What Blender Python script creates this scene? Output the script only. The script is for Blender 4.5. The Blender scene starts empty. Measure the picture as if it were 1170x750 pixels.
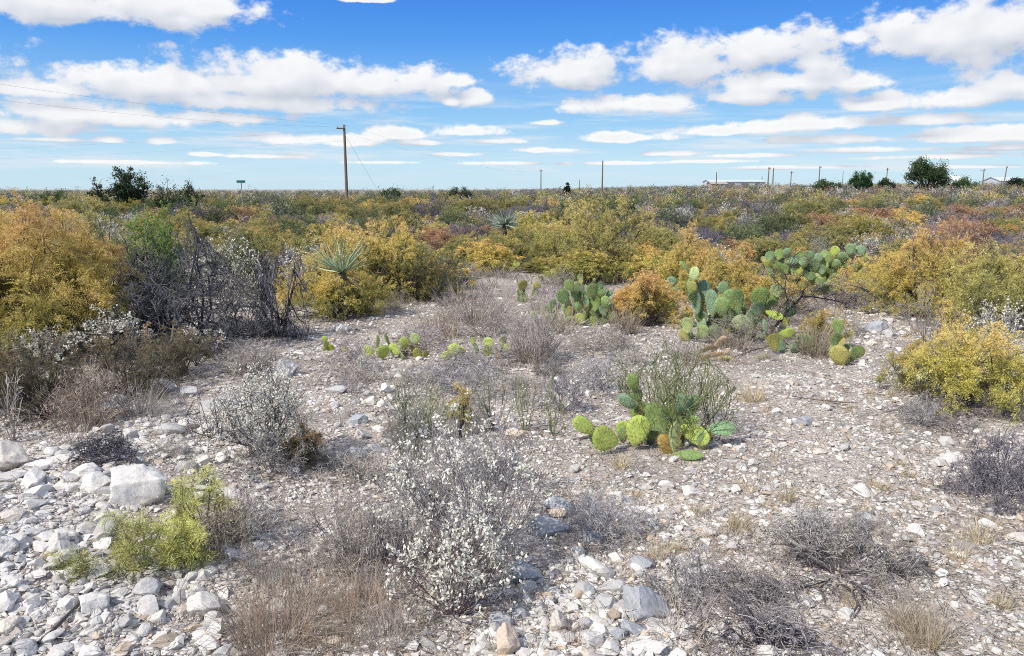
import bpy, math, random
import numpy as np
from mathutils import Matrix, Vector

SEED = 11
rng = np.random.default_rng(SEED)
random.seed(SEED)
sc = bpy.context.scene
COL = sc.collection

# ---------------------------------------------------------------- camera numbers
FPX, PW, PH = 860.0, 1170.0, 750.0
HORIZON = 216.0
CAMZ = 2.1
TH = math.atan((PH / 2 - HORIZON) / FPX)
CT, ST = math.cos(TH), math.sin(TH)


def sstep(a, b, x):
    t = np.clip((x - a) / (b - a), 0, 1)
    return t * t * (3 - 2 * t)


def hgt(x, y):
    """terrain height"""
    x = np.asarray(x, float)
    y = np.asarray(y, float)
    z = 0.05 * np.sin(0.9 * x + 1.0) * np.sin(0.7 * y + 0.4) + 0.07 * np.sin(0.23 * x + 0.5) * np.cos(0.19 * y)
    z = z * sstep(0.0, 5.0, y + 1.0)
    z = z + 0.34 * np.exp(-(((x + 2.9) / 1.35) ** 2 + ((y - 3.9) / 1.7) ** 2))
    z = z + 0.10 * np.exp(-(((x - 0.25) / 0.9) ** 2 + ((y - 3.0) / 0.7) ** 2))
    z = z + 0.016 * np.sin(5.1 * x + 1.3 * y) * np.sin(4.3 * y - 0.7 * x) + 0.008 * np.sin(11 * x - 3 * y) * np.sin(9.7 * y + 2 * x)
    z = z + 2.6 * sstep(50, 230, y) * sstep(-40, 110, x)
    return z


def ray(px, py):
    xc = (px - PW / 2) / FPX
    yc = (PH / 2 - py) / FPX
    return np.array([xc, CT + ST * yc, -ST + CT * yc])


def G(px, py):
    """ground point seen at a photo pixel"""
    d = ray(px, py)
    t = CAMZ / max(1e-4, -d[2])
    for _ in range(12):
        t = (CAMZ - float(hgt(d[0] * t, d[1] * t))) / max(1e-4, -d[2])
    return np.array([d[0] * t, d[1] * t, float(hgt(d[0] * t, d[1] * t))])


def AT(px, Y):
    """ground point in direction px at depth Y"""
    d = ray(px, HORIZON)
    x = d[0] / d[1] * Y
    return np.array([x, Y, float(hgt(x, Y))])


def Pd(px, py, Y):
    """point at depth Y on the pixel's ray"""
    d = ray(px, py)
    return np.array([0, 0, CAMZ]) + d * (Y / d[1])


def pxof(x, y, z=None):
    if z is None:
        z = hgt(x, y)
    zr = z - CAMZ
    f = y * CT - zr * ST
    u = y * ST + zr * CT
    return PW / 2 + FPX * x / f, PH / 2 - FPX * u / f


# ---------------------------------------------------------------- node helpers
def new_mat(name):
    m = bpy.data.materials.new(name)
    m.use_nodes = True
    nt = m.node_tree
    nt.nodes.clear()
    return m, nt


def nd(nt, t, **kw):
    n = nt.nodes.new(t)
    for k, v in kw.items():
        setattr(n, k, v)
    return n


def setin(nt, node, idx, val):
    if hasattr(val, 'is_output') or isinstance(val, bpy.types.NodeSocket):
        nt.links.new(val, node.inputs[idx])
    else:
        node.inputs[idx].default_value = val


def math_(nt, op, a, b=None, c=None, clamp=False):
    n = nd(nt, 'ShaderNodeMath', operation=op)
    n.use_clamp = clamp
    setin(nt, n, 0, a)
    if b is not None:
        setin(nt, n, 1, b)
    if c is not None:
        setin(nt, n, 2, c)
    return n.outputs[0]


def vmath(nt, op, a, b=None, c=None):
    n = nd(nt, 'ShaderNodeVectorMath', operation=op)
    setin(nt, n, 0, a)
    if b is not None:
        setin(nt, n, 1, b)
    if c is not None:
        setin(nt, n, 2, c)
    return n.outputs['Value'] if op in ('LENGTH', 'DOT_PRODUCT', 'DISTANCE') else n.outputs[0]


def mixc(nt, fac, a, b, blend='MIX'):
    n = nd(nt, 'ShaderNodeMix', data_type='RGBA', blend_type=blend)
    n.clamp_factor = True
    setin(nt, n, 0, fac)
    setin(nt, n, 6, a if not isinstance(a, tuple) else (*a, 1))
    setin(nt, n, 7, b if not isinstance(b, tuple) else (*b, 1))
    return n.outputs[2]


def maprange(nt, v, a, b, c=0.0, d=1.0, smooth=True):
    n = nd(nt, 'ShaderNodeMapRange')
    n.interpolation_type = 'SMOOTHSTEP' if smooth else 'LINEAR'
    setin(nt, n, 0, v)
    for i, q in enumerate((a, b, c, d)):
        n.inputs[i + 1].default_value = q
    return n.outputs[0]


def noise(nt, vec, scale, detail=3, rough=0.55, col=False):
    n = nd(nt, 'ShaderNodeTexNoise')
    if vec is not None:
        nt.links.new(vec, n.inputs['Vector'])
    n.inputs['Scale'].default_value = scale
    n.inputs['Detail'].default_value = detail
    n.inputs['Roughness'].default_value = rough
    return n.outputs['Color'] if col else n.outputs['Fac']


def voro(nt, vec, scale, feature='F1', rand=1.0):
    n = nd(nt, 'ShaderNodeTexVoronoi', feature=feature)
    nt.links.new(vec, n.inputs['Vector'])
    n.inputs['Scale'].default_value = scale
    n.inputs['Randomness'].default_value = rand
    return n


def bump(nt, h, strength, dist):
    b = nd(nt, 'ShaderNodeBump')
    b.inputs['Strength'].default_value = strength
    b.inputs['Distance'].default_value = dist
    nt.links.new(h, b.inputs['Height'])
    return b.outputs[0]


def finish(nt, color, rough=0.8, normal=None, spec=0.2, trans=0.0, metal=0.0):
    out = nd(nt, 'ShaderNodeOutputMaterial')
    p = nd(nt, 'ShaderNodeBsdfPrincipled')
    setin(nt, p, 'Base Color', color if not isinstance(color, tuple) else (*color, 1))
    setin(nt, p, 'Roughness', rough)
    p.inputs['Specular IOR Level'].default_value = spec
    p.inputs['Metallic'].default_value = metal
    if normal is not None:
        nt.links.new(normal, p.inputs['Normal'])
    if trans > 0:
        t = nd(nt, 'ShaderNodeBsdfTranslucent')
        setin(nt, t, 'Color', color if not isinstance(color, tuple) else (*color, 1))
        mx = nd(nt, 'ShaderNodeMixShader')
        mx.inputs[0].default_value = trans
        nt.links.new(p.outputs[0], mx.inputs[1])
        nt.links.new(t.outputs[0], mx.inputs[2])
        nt.links.new(mx.outputs[0], out.inputs[0])
    else:
        nt.links.new(p.outputs[0], out.inputs[0])


def tint_mat(name, trans=0.0, rough=0.75, spec=0.15, var=0.3, nscale=9.0, objvar=0.3):
    """colour from the mesh's tint attribute, broken up by noise and by object"""
    m, nt = new_mat(name)
    a = nd(nt, 'ShaderNodeAttribute', attribute_name='tint')
    tc = nd(nt, 'ShaderNodeTexCoord')
    n = noise(nt, tc.outputs['Object'], nscale, 3)
    f = maprange(nt, n, 0.25, 0.75, 1 - var, 1 + var, smooth=False)
    oi = nd(nt, 'ShaderNodeObjectInfo')
    g = maprange(nt, oi.outputs['Random'], 0, 1, 1 - objvar, 1 + objvar * 0.7, smooth=False)
    k = math_(nt, 'MULTIPLY', f, g)
    v = vmath(nt, 'SCALE', a.outputs['Color'])
    v.node.inputs['Scale'].default_value = 1
    nt.links.new(k, v.node.inputs['Scale'])
    finish(nt, v, rough, None, spec, trans)
    return m


M_LEAF = tint_mat('leaf_fine', trans=0.33, var=0.22, objvar=0.2)
M_SILVER = tint_mat('leaf_silver', trans=0.2, var=0.12, objvar=0.12)
M_TWIG = tint_mat('twig_bark', trans=0.0, rough=0.9, var=0.3, nscale=14, objvar=0.2)
M_GRASS = tint_mat('dry_straw', trans=0.25, var=0.2, nscale=6, objvar=0.15)
M_YUC = tint_mat('yucca_blade', trans=0.12, rough=0.5, spec=0.4, var=0.12, objvar=0.1)


def rock_mat(name, use_obj):
    m, nt = new_mat(name)
    tc = nd(nt, 'ShaderNodeTexCoord')
    co = tc.outputs['Object']
    if use_obj:
        oi = nd(nt, 'ShaderNodeObjectInfo')
        base = oi.outputs['Color']
        off = vmath(nt, 'SCALE', oi.outputs['Location'])
        off.node.inputs['Scale'].default_value = 3.1
        co = vmath(nt, 'ADD', tc.outputs['Object'], off)
    else:
        base = nd(nt, 'ShaderNodeAttribute', attribute_name='tint').outputs['Color']
    s = 1.0 if use_obj else 3.0
    n1 = noise(nt, co, 7 * s, 6, 0.65)
    n2 = noise(nt, co, 30 * s, 5, 0.7)
    f = math_(nt, 'ADD', maprange(nt, n1, 0.3, 0.7, 0.80, 1.14, False), maprange(nt, n2, 0.3, 0.7, -0.16, 0.16, False))
    c = vmath(nt, 'SCALE', base)
    nt.links.new(f, c.node.inputs['Scale'])
    # tan and lichen-grey staining
    st = maprange(nt, noise(nt, co, 4.5 * s, 4, 0.6), 0.56, 0.75)
    c = mixc(nt, math_(nt, 'MULTIPLY', st, 0.4), c, (0.40, 0.31, 0.22))
    st2 = maprange(nt, noise(nt, vmath(nt, 'ADD', co, (7.3, 2.1, 4.4)), 11 * s, 5, 0.7), 0.57, 0.66)
    c = mixc(nt, math_(nt, 'MULTIPLY', st2, 0.25), c, (0.17, 0.175, 0.19))
    if use_obj:   # pits, joints
        v = voro(nt, co, 55).outputs['Distance']
        pit = maprange(nt, v, 0.05, 0.28, 0.78, 1.0)
        c2 = vmath(nt, 'SCALE', c)
        nt.links.new(pit, c2.node.inputs['Scale'])
        c = mixc(nt, maprange(nt, n1, 0.5, 0.62), c, c2)
        h = math_(nt, 'ADD', math_(nt, 'MULTIPLY', n1, 0.6), math_(nt, 'MULTIPLY', n2, 0.5))
        finish(nt, c, 0.92, bump(nt, h, 0.55, 0.012), 0.1)
    else:
        finish(nt, c, 0.92, None, 0.1)
    return m


M_ROCK = rock_mat('limestone', True)
M_GRAVEL = rock_mat('limestone_chips', False)


def ground_mat():
    m, nt = new_mat('stony_soil')
    tc = nd(nt, 'ShaderNodeTexCoord')
    co = tc.outputs['Object']
    warp = vmath(nt, 'SCALE', noise(nt, co, 18, 2, col=True))
    warp.node.inputs['Scale'].default_value = 0.035
    cw = vmath(nt, 'ADD', co, warp)
    soil = mixc(nt, maprange(nt, noise(nt, co, 0.9, 5, 0.6), 0.35, 0.65), (0.32, 0.28, 0.245), (0.47, 0.42, 0.375))
    soil = mixc(nt, maprange(nt, noise(nt, co, 40, 4, 0.7), 0.45, 0.7), soil, (0.13, 0.107, 0.095))
    v1 = voro(nt, cw, 34)
    v2 = voro(nt, cw, 75)
    v3 = voro(nt, cw, 14)
    amt = maprange(nt, noise(nt, co, 1.6, 4, 0.6), 0.3, 0.7, 0.30, 0.60, False)
    h = None
    c = soil
    for v, k, dmax in ((v2, 0.95, 0.36), (v1, 0.9, 0.40), (v3, 0.55, 0.34)):
        sep = nd(nt, 'ShaderNodeSeparateColor')
        nt.links.new(v.outputs['Color'], sep.inputs[0])
        on = math_(nt, 'LESS_THAN', sep.outputs[0], math_(nt, 'MULTIPLY', amt, k * 1.35))
        edge = maprange(nt, v.outputs['Distance'], dmax, dmax * 0.72)
        mk = math_(nt, 'MULTIPLY', on, edge)
        stone = mixc(nt, sep.outputs[1], (0.30, 0.275, 0.255), (0.54, 0.51, 0.475))
        c = mixc(nt, mk, c, stone)
        dome = math_(nt, 'MULTIPLY', mk, math_(nt, 'SUBTRACT', 1.0, v.outputs['Distance']))
        h = dome if h is None else math_(nt, 'MAXIMUM', h, dome)
    finish(nt, c, 0.95, bump(nt, h, 0.9, 0.02), 0.08)
    return m


M_GROUND = ground_mat()


def pad_mat():
    m, nt = new_mat('cactus_skin')
    oi = nd(nt, 'ShaderNodeObjectInfo')
    at = nd(nt, 'ShaderNodeAttribute', attribute_name='padco')
    v = voro(nt, at.outputs['Vector'], 1.0, rand=0.35)
    tc = nd(nt, 'ShaderNodeTexCoord')
    n = noise(nt, tc.outputs['Object'], 16, 4, 0.6)
    wl = vmath(nt, 'ADD', tc.outputs['Object'], oi.outputs['Location'])
    n2 = noise(nt, wl, 9, 4, 0.65)
    c = vmath(nt, 'SCALE', oi.outputs['Color'])
    nt.links.new(maprange(nt, n, 0.3, 0.7, 0.74, 1.22, False), c.node.inputs['Scale'])
    # yellow blotches and brown scab
    c = mixc(nt, math_(nt, 'MULTIPLY', maprange(nt, n2, 0.5, 0.68), 0.45), c, (0.42, 0.40, 0.10))
    c = mixc(nt, math_(nt, 'MULTIPLY', maprange(nt, noise(nt, wl, 26, 3, 0.6), 0.64, 0.70), 0.7), c, (0.20, 0.14, 0.07))
    dot = maprange(nt, v.outputs['Distance'], 0.20, 0.10)
    halo = maprange(nt, v.outputs['Distance'], 0.46, 0.2)
    c = mixc(nt, math_(nt, 'MULTIPLY', halo, 0.2), c, (0.10, 0.13, 0.05))
    c = mixc(nt, math_(nt, 'MULTIPLY', dot, 0.6), c, (0.10, 0.075, 0.04))
    h = math_(nt, 'ADD', math_(nt, 'MULTIPLY', v.outputs['Distance'], -0.6), math_(nt, 'MULTIPLY', n, 1.6))
    finish(nt, c, 0.66, bump(nt, h, 0.6, 0.006), 0.22, 0.2)
    return m


M_PAD = pad_mat()


def plain_mat(name, c1, c2, scale=5, rough=0.7, spec=0.2, metal=0.0, stretch=(1, 1, 1)):
    m, nt = new_mat(name)
    tc = nd(nt, 'ShaderNodeTexCoord')
    co = vmath(nt, 'MULTIPLY', tc.outputs['Object'], stretch)
    n = noise(nt, co, scale, 5, 0.6)
    c = mixc(nt, maprange(nt, n, 0.35, 0.65), c1, c2)
    finish(nt, c, rough, bump(nt, n, 0.3, 0.01), spec, metal=metal)
    return m


M_SPINE = plain_mat('spine', (0.55, 0.48, 0.30), (0.42, 0.34, 0.2), 40)
M_DEADPAD = plain_mat('withered_pad', (0.42, 0.30, 0.19), (0.16, 0.10, 0.07), 22, 0.9)
M_DEADPAD2 = plain_mat('bleached_pad', (0.62, 0.50, 0.38), (0.34, 0.22, 0.15), 30, 0.9)
M_POLE = plain_mat('weathered_pole_wood', (0.13, 0.095, 0.075), (0.22, 0.17, 0.14), 7, 0.9, stretch=(9, 9, 0.6))
M_WIRE = plain_mat('wire_metal', (0.16, 0.16, 0.17), (0.22, 0.22, 0.23), 5, 0.6)
M_CERAM = plain_mat('insulator_glaze', (0.32, 0.3, 0.29), (0.25, 0.22, 0.2), 5, 0.3, 0.5)
M_SIGN = plain_mat('green_sign_sheet', (0.01, 0.13, 0.09), (0.012, 0.16, 0.11), 3, 0.4, 0.4)
M_GALV = plain_mat('galvanised_post', (0.3, 0.3, 0.3), (0.4, 0.4, 0.4), 9, 0.5, 0.4, 0.3)
M_ROOF = plain_mat('pale_sheet_roof', (0.50, 0.56, 0.64), (0.58, 0.63, 0.70), 0.6, 0.5, 0.3, stretch=(4, 1, 1))  # pale sheet, its colour faded toward the sky haze
M_WALL = plain_mat('pale_sheet_wall', (0.44, 0.48, 0.53), (0.52, 0.55, 0.58), 0.8, 0.7, stretch=(5, 1, 1))  # same haze fade mixed into the wall colour
M_TANWALL = plain_mat('tan_house_wall', (0.36, 0.30, 0.26), (0.42, 0.35, 0.31), 1.0, 0.8)
M_DARKOPEN = plain_mat('door_paint', (0.10, 0.11, 0.13), (0.14, 0.15, 0.17), 2.0, 0.6)

# ---------------------------------------------------------------- mesh building


def mk_mesh(name, V, Fs, tint=None, mats=(), smooth=False, matidx=None, extra=None):
    """Fs: list of (n,k) index arrays"""
    V = np.ascontiguousarray(V, np.float32)
    if not isinstance(Fs, (list, tuple)):
        Fs = [Fs]
    me = bpy.data.meshes.new(name)
    me.vertices.add(len(V))
    me.vertices.foreach_set('co', V.ravel())
    loops = np.concatenate([np.asarray(f, np.int32).ravel() for f in Fs])
    sizes = np.concatenate([np.full(len(f), np.asarray(f).shape[1], np.int32) for f in Fs])
    starts = np.concatenate([[0], np.cumsum(sizes)[:-1]]).astype(np.int32)
    me.loops.add(len(loops))
    me.loops.foreach_set('vertex_index', loops)
    me.polygons.add(len(sizes))
    me.polygons.foreach_set('loop_start', starts)
    me.polygons.foreach_set('use_smooth', np.full(len(sizes), smooth))
    for m in mats:
        me.materials.append(m)
    if matidx is not None:
        me.polygons.foreach_set('material_index', np.asarray(matidx, np.int32))
    if tint is not None:
        a = me.attributes.new('tint', 'FLOAT_COLOR', 'POINT')
        t = np.ones((len(V), 4), np.float32)
        t[:, :3] = tint
        a.data.foreach_set('color', t.ravel())
    if extra:
        for k, arr in extra.items():
            a = me.attributes.new(k, 'FLOAT_VECTOR', 'POINT')
            a.data.foreach_set('vector', np.ascontiguousarray(arr, np.float32).ravel())
    me.update(calc_edges=True)
    return me


class Geo:
    """numpy soup of quads/tris with a tint per vertex"""

    def __init__(s):
        s.V, s.F, s.T, s.n = [], [], [], 0

    def add(s, V, F, T):
        V = np.asarray(V, float).reshape(-1, 3)
        s.V.append(V)
        s.F.append(np.asarray(F) + s.n)
        s.T.append(np.broadcast_to(np.asarray(T, float), V.shape))
        s.n += len(V)

    def mesh(s, name, mat, smooth=False):
        by = {}
        for f in s.F:
            by.setdefault(f.shape[1], []).append(f)
        return mk_mesh(name, np.concatenate(s.V), [np.concatenate(b) for b in by.values()], np.concatenate(s.T), [mat], smooth)


def unit(v):
    return v / np.maximum(np.linalg.norm(v, axis=-1, keepdims=True), 1e-9)


def tubes(P0, P1, r0, r1, T, sides=3):
    """batch of prisms"""
    n = len(P0)
    d = unit(P1 - P0)
    ref = np.where(np.abs(d[:, 2:3]) < 0.9, np.array([[0, 0, 1.0]]), np.array([[1.0, 0, 0]]))
    a = unit(np.cross(d, ref))
    b = np.cross(d, a)
    V = np.zeros((n, 2 * sides, 3))
    for k in range(sides):
        an = 2 * math.pi * k / sides
        o = a * math.cos(an) + b * math.sin(an)
        V[:, k] = P0 + o * np.reshape(r0, (-1, 1))
        V[:, sides + k] = P1 + o * np.reshape(r1, (-1, 1))
    base = np.arange(n)[:, None] * (2 * sides)
    F = np.concatenate([base + np.array([[k, (k + 1) % sides, sides + (k + 1) % sides, sides + k]]) for k in range(sides)])
    Tt = np.repeat(np.broadcast_to(T, (n, 3)), 2 * sides, axis=0)
    return V.reshape(-1, 3), F, Tt


def leaves(P, D, L, W, T, r=None):
    """batch of diamond leaves, slightly folded"""
    r = r or rng
    n = len(P)
    D = unit(D)
    s = unit(np.cross(D, r.normal(size=(n, 3))))
    L = np.reshape(L, (-1, 1)) * np.ones((n, 1))
    W = np.reshape(W, (-1, 1)) * np.ones((n, 1))
    V = np.stack([P, P + D * L * 0.55 + s * W * 0.5, P + D * L, P + D * L * 0.55 - s * W * 0.5], 1)
    F = np.arange(n)[:, None] * 4 + np.array([[0, 1, 2, 3]])
    return V.reshape(-1, 3), F, np.repeat(np.broadcast_to(T, (n, 3)), 4, axis=0)


def blades(P, D, L, W, droop, T, seg=4, r=None):
    """batch of curved grass blades"""
    r = r or rng
    n = len(P)
    D = unit(D)
    L = np.reshape(L, (-1, 1)) * np.ones((n, 1))
    W = np.reshape(W, (-1, 1)) * np.ones((n, 1))
    s = unit(np.cross(D, r.normal(size=(n, 3))))
    pts = [P]
    d = D.copy()
    for k in range(seg):
        d = unit(d + np.reshape(droop, (-1, 1)) * np.array([[0, 0, -1.0]]) * (k + 1) / seg + r.normal(size=(n, 3)) * 0.08)
        pts.append(pts[-1] + d * L / seg)
    V = np.zeros((n, 2 * (seg + 1), 3))
    for k in range(seg + 1):
        w = W * (1 - 0.93 * k / seg) * 0.5
        V[:, 2 * k] = pts[k] - s * w
        V[:, 2 * k + 1] = pts[k] + s * w
    base = np.arange(n)[:, None] * (2 * (seg + 1))
    F = np.concatenate([base + np.array([[2 * k, 2 * k + 1, 2 * k + 3, 2 * k + 2]]) for k in range(seg)])
    return V.reshape(-1, 3), F, np.repeat(np.broadcast_to(T, (n, 3)), 2 * (seg + 1), axis=0)


def grow(r, stems, levels, w, h, base_r=0.012, spread=0.9, wig=0.22, up=0.12, ratio=0.62, k=4, root=0.06, ang=0.9, pull=0.55, arch=0.0):
    """branch skeleton, scaled to width w and height h.
    returns list per level of dict(pts (n,k+1,3), rad (n,k+1))"""
    az = r.uniform(0, 2 * math.pi, stems)
    tilt = spread * np.sqrt(r.uniform(0.02, 1, stems))
    d = np.stack([np.cos(az) * np.sin(tilt), np.sin(az) * np.sin(tilt), np.cos(tilt)], 1)
    P = np.stack([np.cos(az), np.sin(az), 0 * az], 1) * root * r.uniform(0, 1, (stems, 1)) + np.array([[0, 0, -0.02]])
    L = r.uniform(0.6, 1.0, stems)
    R = base_r * r.uniform(0.6, 1.0, stems)
    out = []
    for lv in range(len(levels) + 1):
        n = len(P)
        pts = [P]
        dd = d
        for s in range(k):
            dd = unit(dd + r.normal(size=(n, 3)) * wig + np.array([[0, 0, up - arch * lv * (0.4 + s / k)]]))
            pts.append(pts[-1] + dd * (L / k)[:, None])
        pts = np.stack(pts, 1)
        rad = R[:, None] * np.linspace(1, 0.45, k + 1)[None]
        out.append(dict(pts=pts, rad=rad))
        if lv == len(levels):
            break
        c = levels[lv]
        idx = np.repeat(np.arange(n), c)
        t = r.uniform(0.25, 1.0, len(idx)) * k
        i0 = np.minimum(t.astype(int), k - 1)
        f = (t - i0)[:, None]
        P2 = pts[idx, i0] * (1 - f) + pts[idx, i0 + 1] * f
        seg = unit(pts[idx, i0 + 1] - pts[idx, i0])
        d = unit(seg + r.normal(size=(len(idx), 3)) * ang * 0.7)
        d[:, 2] = np.where(P2[:, 2] < 0.12, np.abs(d[:, 2]), d[:, 2])
        L = L[idx] * ratio * r.uniform(0.6, 1.15, len(idx))
        R = rad[idx, i0] * 0.62
        P = P2
    al = np.concatenate([o['pts'].reshape(-1, 3) for o in out])
    sx = w * 0.5 / np.percentile(np.hypot(al[:, 0], al[:, 1]), 90)
    sz = h / np.percentile(al[:, 2], 94)
    lump = r.uniform(0, 6.28, 3)
    for o in out:
        p = o['pts'] * np.array([sx, sx, sz])
        a = np.arctan2(p[..., 1], p[..., 0])
        uneven = 1 + 0.15 * np.sin(2 * a + lump[0]) + 0.14 * np.sin(5 * a + lump[1] + 3 * p[..., 2] / h)
        q = np.sqrt((np.hypot(p[..., 0], p[..., 1]) / (w * 0.5)) ** 2 + (np.maximum(p[..., 2], 0) / h) ** 2) / uneven
        qm = np.maximum(q, 1)
        o['pts'] = p * (np.minimum(qm ** (1 - pull), 1.10) / qm)[..., None]
        zz = o['pts'][..., 2]
        o['pts'][..., 2] = np.where(zz < -0.02, -0.02 + 0.25 * np.abs(zz + 0.02), zz)
    return out


def skel_tubes(geo, out, T, minr=0.0012, tvar=0.25, r=None, lv=None, sides=3):
    r = r or rng
    for i, o in enumerate(out):
        if lv is not None and i not in lv:
            continue
        p, rad = o['pts'], np.maximum(o['rad'], minr)
        n, k = p.shape[0], p.shape[1] - 1
        tt = np.repeat(np.asarray(T)[None] * r.uniform(1 - tvar, 1 + tvar, (n, 1)), k, axis=0)
        geo.add(*tubes(p[:, :-1].reshape(-1, 3), p[:, 1:].reshape(-1, 3), rad[:, :-1].ravel(), rad[:, 1:].ravel(), tt, sides))


def sprig_points(out, lv, per, r, lo=0.15):
    p = out[lv]['pts']
    n, k = p.shape[0], p.shape[1] - 1
    idx = np.repeat(np.arange(n), int(per)) if per == int(per) else r.integers(0, n, int(n * per))
    t = r.uniform(lo, 1.0, len(idx)) * k
    i0 = np.minimum(t.astype(int), k - 1)
    f = (t - i0)[:, None]
    return p[idx, i0] * (1 - f) + p[idx, i0 + 1] * f, unit(p[idx, i0 + 1] - p[idx, i0])


def lerp_cols(stops, v):
    xs = [s[0] for s in stops]
    return np.stack([np.interp(v, xs, [s[1][c] for s in stops]) for c in range(3)], -1)


def feather(geo, P, D, T, r, n=8, sl=0.09, ll=0.022, lw=0.006):
    """fern-like sprigs: two rows of leaflets on a curved rachis"""
    ll, lw, sl = ll * 1.3, lw * 0.72, sl * 1.1
    m = len(P)
    D = unit(D + r.normal(size=(m, 3)) * 0.5 + np.array([[0, 0, 0.1]]))
    s = unit(np.cross(D, r.normal(size=(m, 3))))
    SL = sl * r.uniform(0.6, 1.3, m)
    Ps, Ds, Ts, Ls = [], [], [], []
    for i in range(n):
        t = (i + 0.5) / n
        q = P + D * (SL * t)[:, None] + np.array([[0, 0, -1.0]]) * (SL * 0.35 * t * t)[:, None]
        for sg in (-1, 1):
            Ps.append(q)
            Ds.append(unit(D * 0.55 + s * sg + r.normal(size=(m, 3)) * 0.25))
            Ts.append(T * (0.8 + 0.35 * t))
            Ls.append(np.full(m, ll * (1.15 - 0.6 * t)))
    geo.add(*leaves(np.concatenate(Ps), np.concatenate(Ds), np.concatenate(Ls), lw, np.concatenate(Ts), r))


# palettes (linear albedo; leaf ramps have interior shade and lit tops painted in)
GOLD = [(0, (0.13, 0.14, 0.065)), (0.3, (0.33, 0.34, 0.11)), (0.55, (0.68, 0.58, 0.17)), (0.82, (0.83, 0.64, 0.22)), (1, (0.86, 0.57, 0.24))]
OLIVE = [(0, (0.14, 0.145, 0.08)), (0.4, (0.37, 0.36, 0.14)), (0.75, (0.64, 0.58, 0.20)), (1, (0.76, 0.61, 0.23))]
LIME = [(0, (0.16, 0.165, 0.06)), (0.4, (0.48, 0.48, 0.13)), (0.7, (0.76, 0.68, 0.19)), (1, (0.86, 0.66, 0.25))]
DOLIVE = [(0, (0.10, 0.11, 0.06)), (0.4, (0.24, 0.25, 0.11)), (0.75, (0.45, 0.42, 0.16)), (1, (0.60, 0.47, 0.18))]
BROOM = [(0, (0.18, 0.19, 0.06)), (0.45, (0.52, 0.54, 0.15)), (1, (0.80, 0.78, 0.28))]
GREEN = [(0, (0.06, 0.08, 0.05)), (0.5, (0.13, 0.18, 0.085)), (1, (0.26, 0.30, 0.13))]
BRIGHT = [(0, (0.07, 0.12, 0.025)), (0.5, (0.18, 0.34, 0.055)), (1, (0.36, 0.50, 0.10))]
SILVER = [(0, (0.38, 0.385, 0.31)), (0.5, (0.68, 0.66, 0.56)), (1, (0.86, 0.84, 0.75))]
RUST = [(0, (0.17, 0.13, 0.09)), (0.5, (0.42, 0.28, 0.17)), (1, (0.66, 0.41, 0.25))]
BROWN = [(0, (0.10, 0.09, 0.065)), (0.5, (0.21, 0.185, 0.115)), (0.8, (0.30, 0.25, 0.14)), (1, (0.52, 0.33, 0.16))]
GREYT = (0.24, 0.215, 0.22)
DARKT = (0.10, 0.09, 0.095)
PALET = (0.36, 0.32, 0.28)


def bush_fern(seed, w, h, pal, bias=0.0, stems=16, lev=(5, 5), per=6, sl=0.10, ll=0.024, lw=0.007, n=8, bark=DARKT, zgrad=0.6, spread=1.15):
    r = np.random.default_rng(seed)
    out = grow(r, stems, lev, w, h, base_r=0.014 * max(w, h) / 2 + 0.004, spread=spread, up=0.05)
    st = Geo()
    skel_tubes(st, out, bark, 0.0016, r=r)
    P1, D1 = sprig_points(out, len(lev), per, r)
    P2, D2 = sprig_points(out, len(lev) - 1, max(2, per // 2), r, 0.45)
    P, D = np.concatenate([P1, P2]), np.concatenate([D1, D2])
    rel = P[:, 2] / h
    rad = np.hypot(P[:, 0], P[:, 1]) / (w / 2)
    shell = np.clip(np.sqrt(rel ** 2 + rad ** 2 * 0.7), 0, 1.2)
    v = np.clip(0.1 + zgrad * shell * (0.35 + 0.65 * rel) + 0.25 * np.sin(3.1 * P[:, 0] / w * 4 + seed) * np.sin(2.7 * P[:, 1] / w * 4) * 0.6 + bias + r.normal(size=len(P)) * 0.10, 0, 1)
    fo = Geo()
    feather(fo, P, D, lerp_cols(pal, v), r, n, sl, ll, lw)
    return st, fo, M_TWIG, M_LEAF


def bush_small(seed, w, h, pal, stems=14, lev=(5, 4), per=10, ll=0.022, lw=0.012, bark=GREYT, lo=0.3, mat=None, spread=1.0, bias=0.0, minr=0.0016, br=0.008, cl=1):
    """twiggy shrub with small leaves towards the twig tips"""
    r = np.random.default_rng(seed)
    out = grow(r, stems, lev, w, h, base_r=br, spread=spread, up=0.1)
    st = Geo()
    skel_tubes(st, out, bark, minr, r=r)
    P, D = sprig_points(out, len(lev), per, r, lo)
    if cl > 1:
        P = np.repeat(P, cl, axis=0) + r.normal(size=(len(P) * cl, 3)) * ll * 0.55
        D = np.repeat(D, cl, axis=0)
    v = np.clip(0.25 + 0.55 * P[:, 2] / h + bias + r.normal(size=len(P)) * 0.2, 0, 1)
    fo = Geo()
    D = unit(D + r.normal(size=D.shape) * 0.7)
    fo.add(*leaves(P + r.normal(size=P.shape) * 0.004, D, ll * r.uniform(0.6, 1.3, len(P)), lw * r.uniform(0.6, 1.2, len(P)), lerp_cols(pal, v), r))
    return st, fo, M_TWIG, mat or M_LEAF


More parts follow.
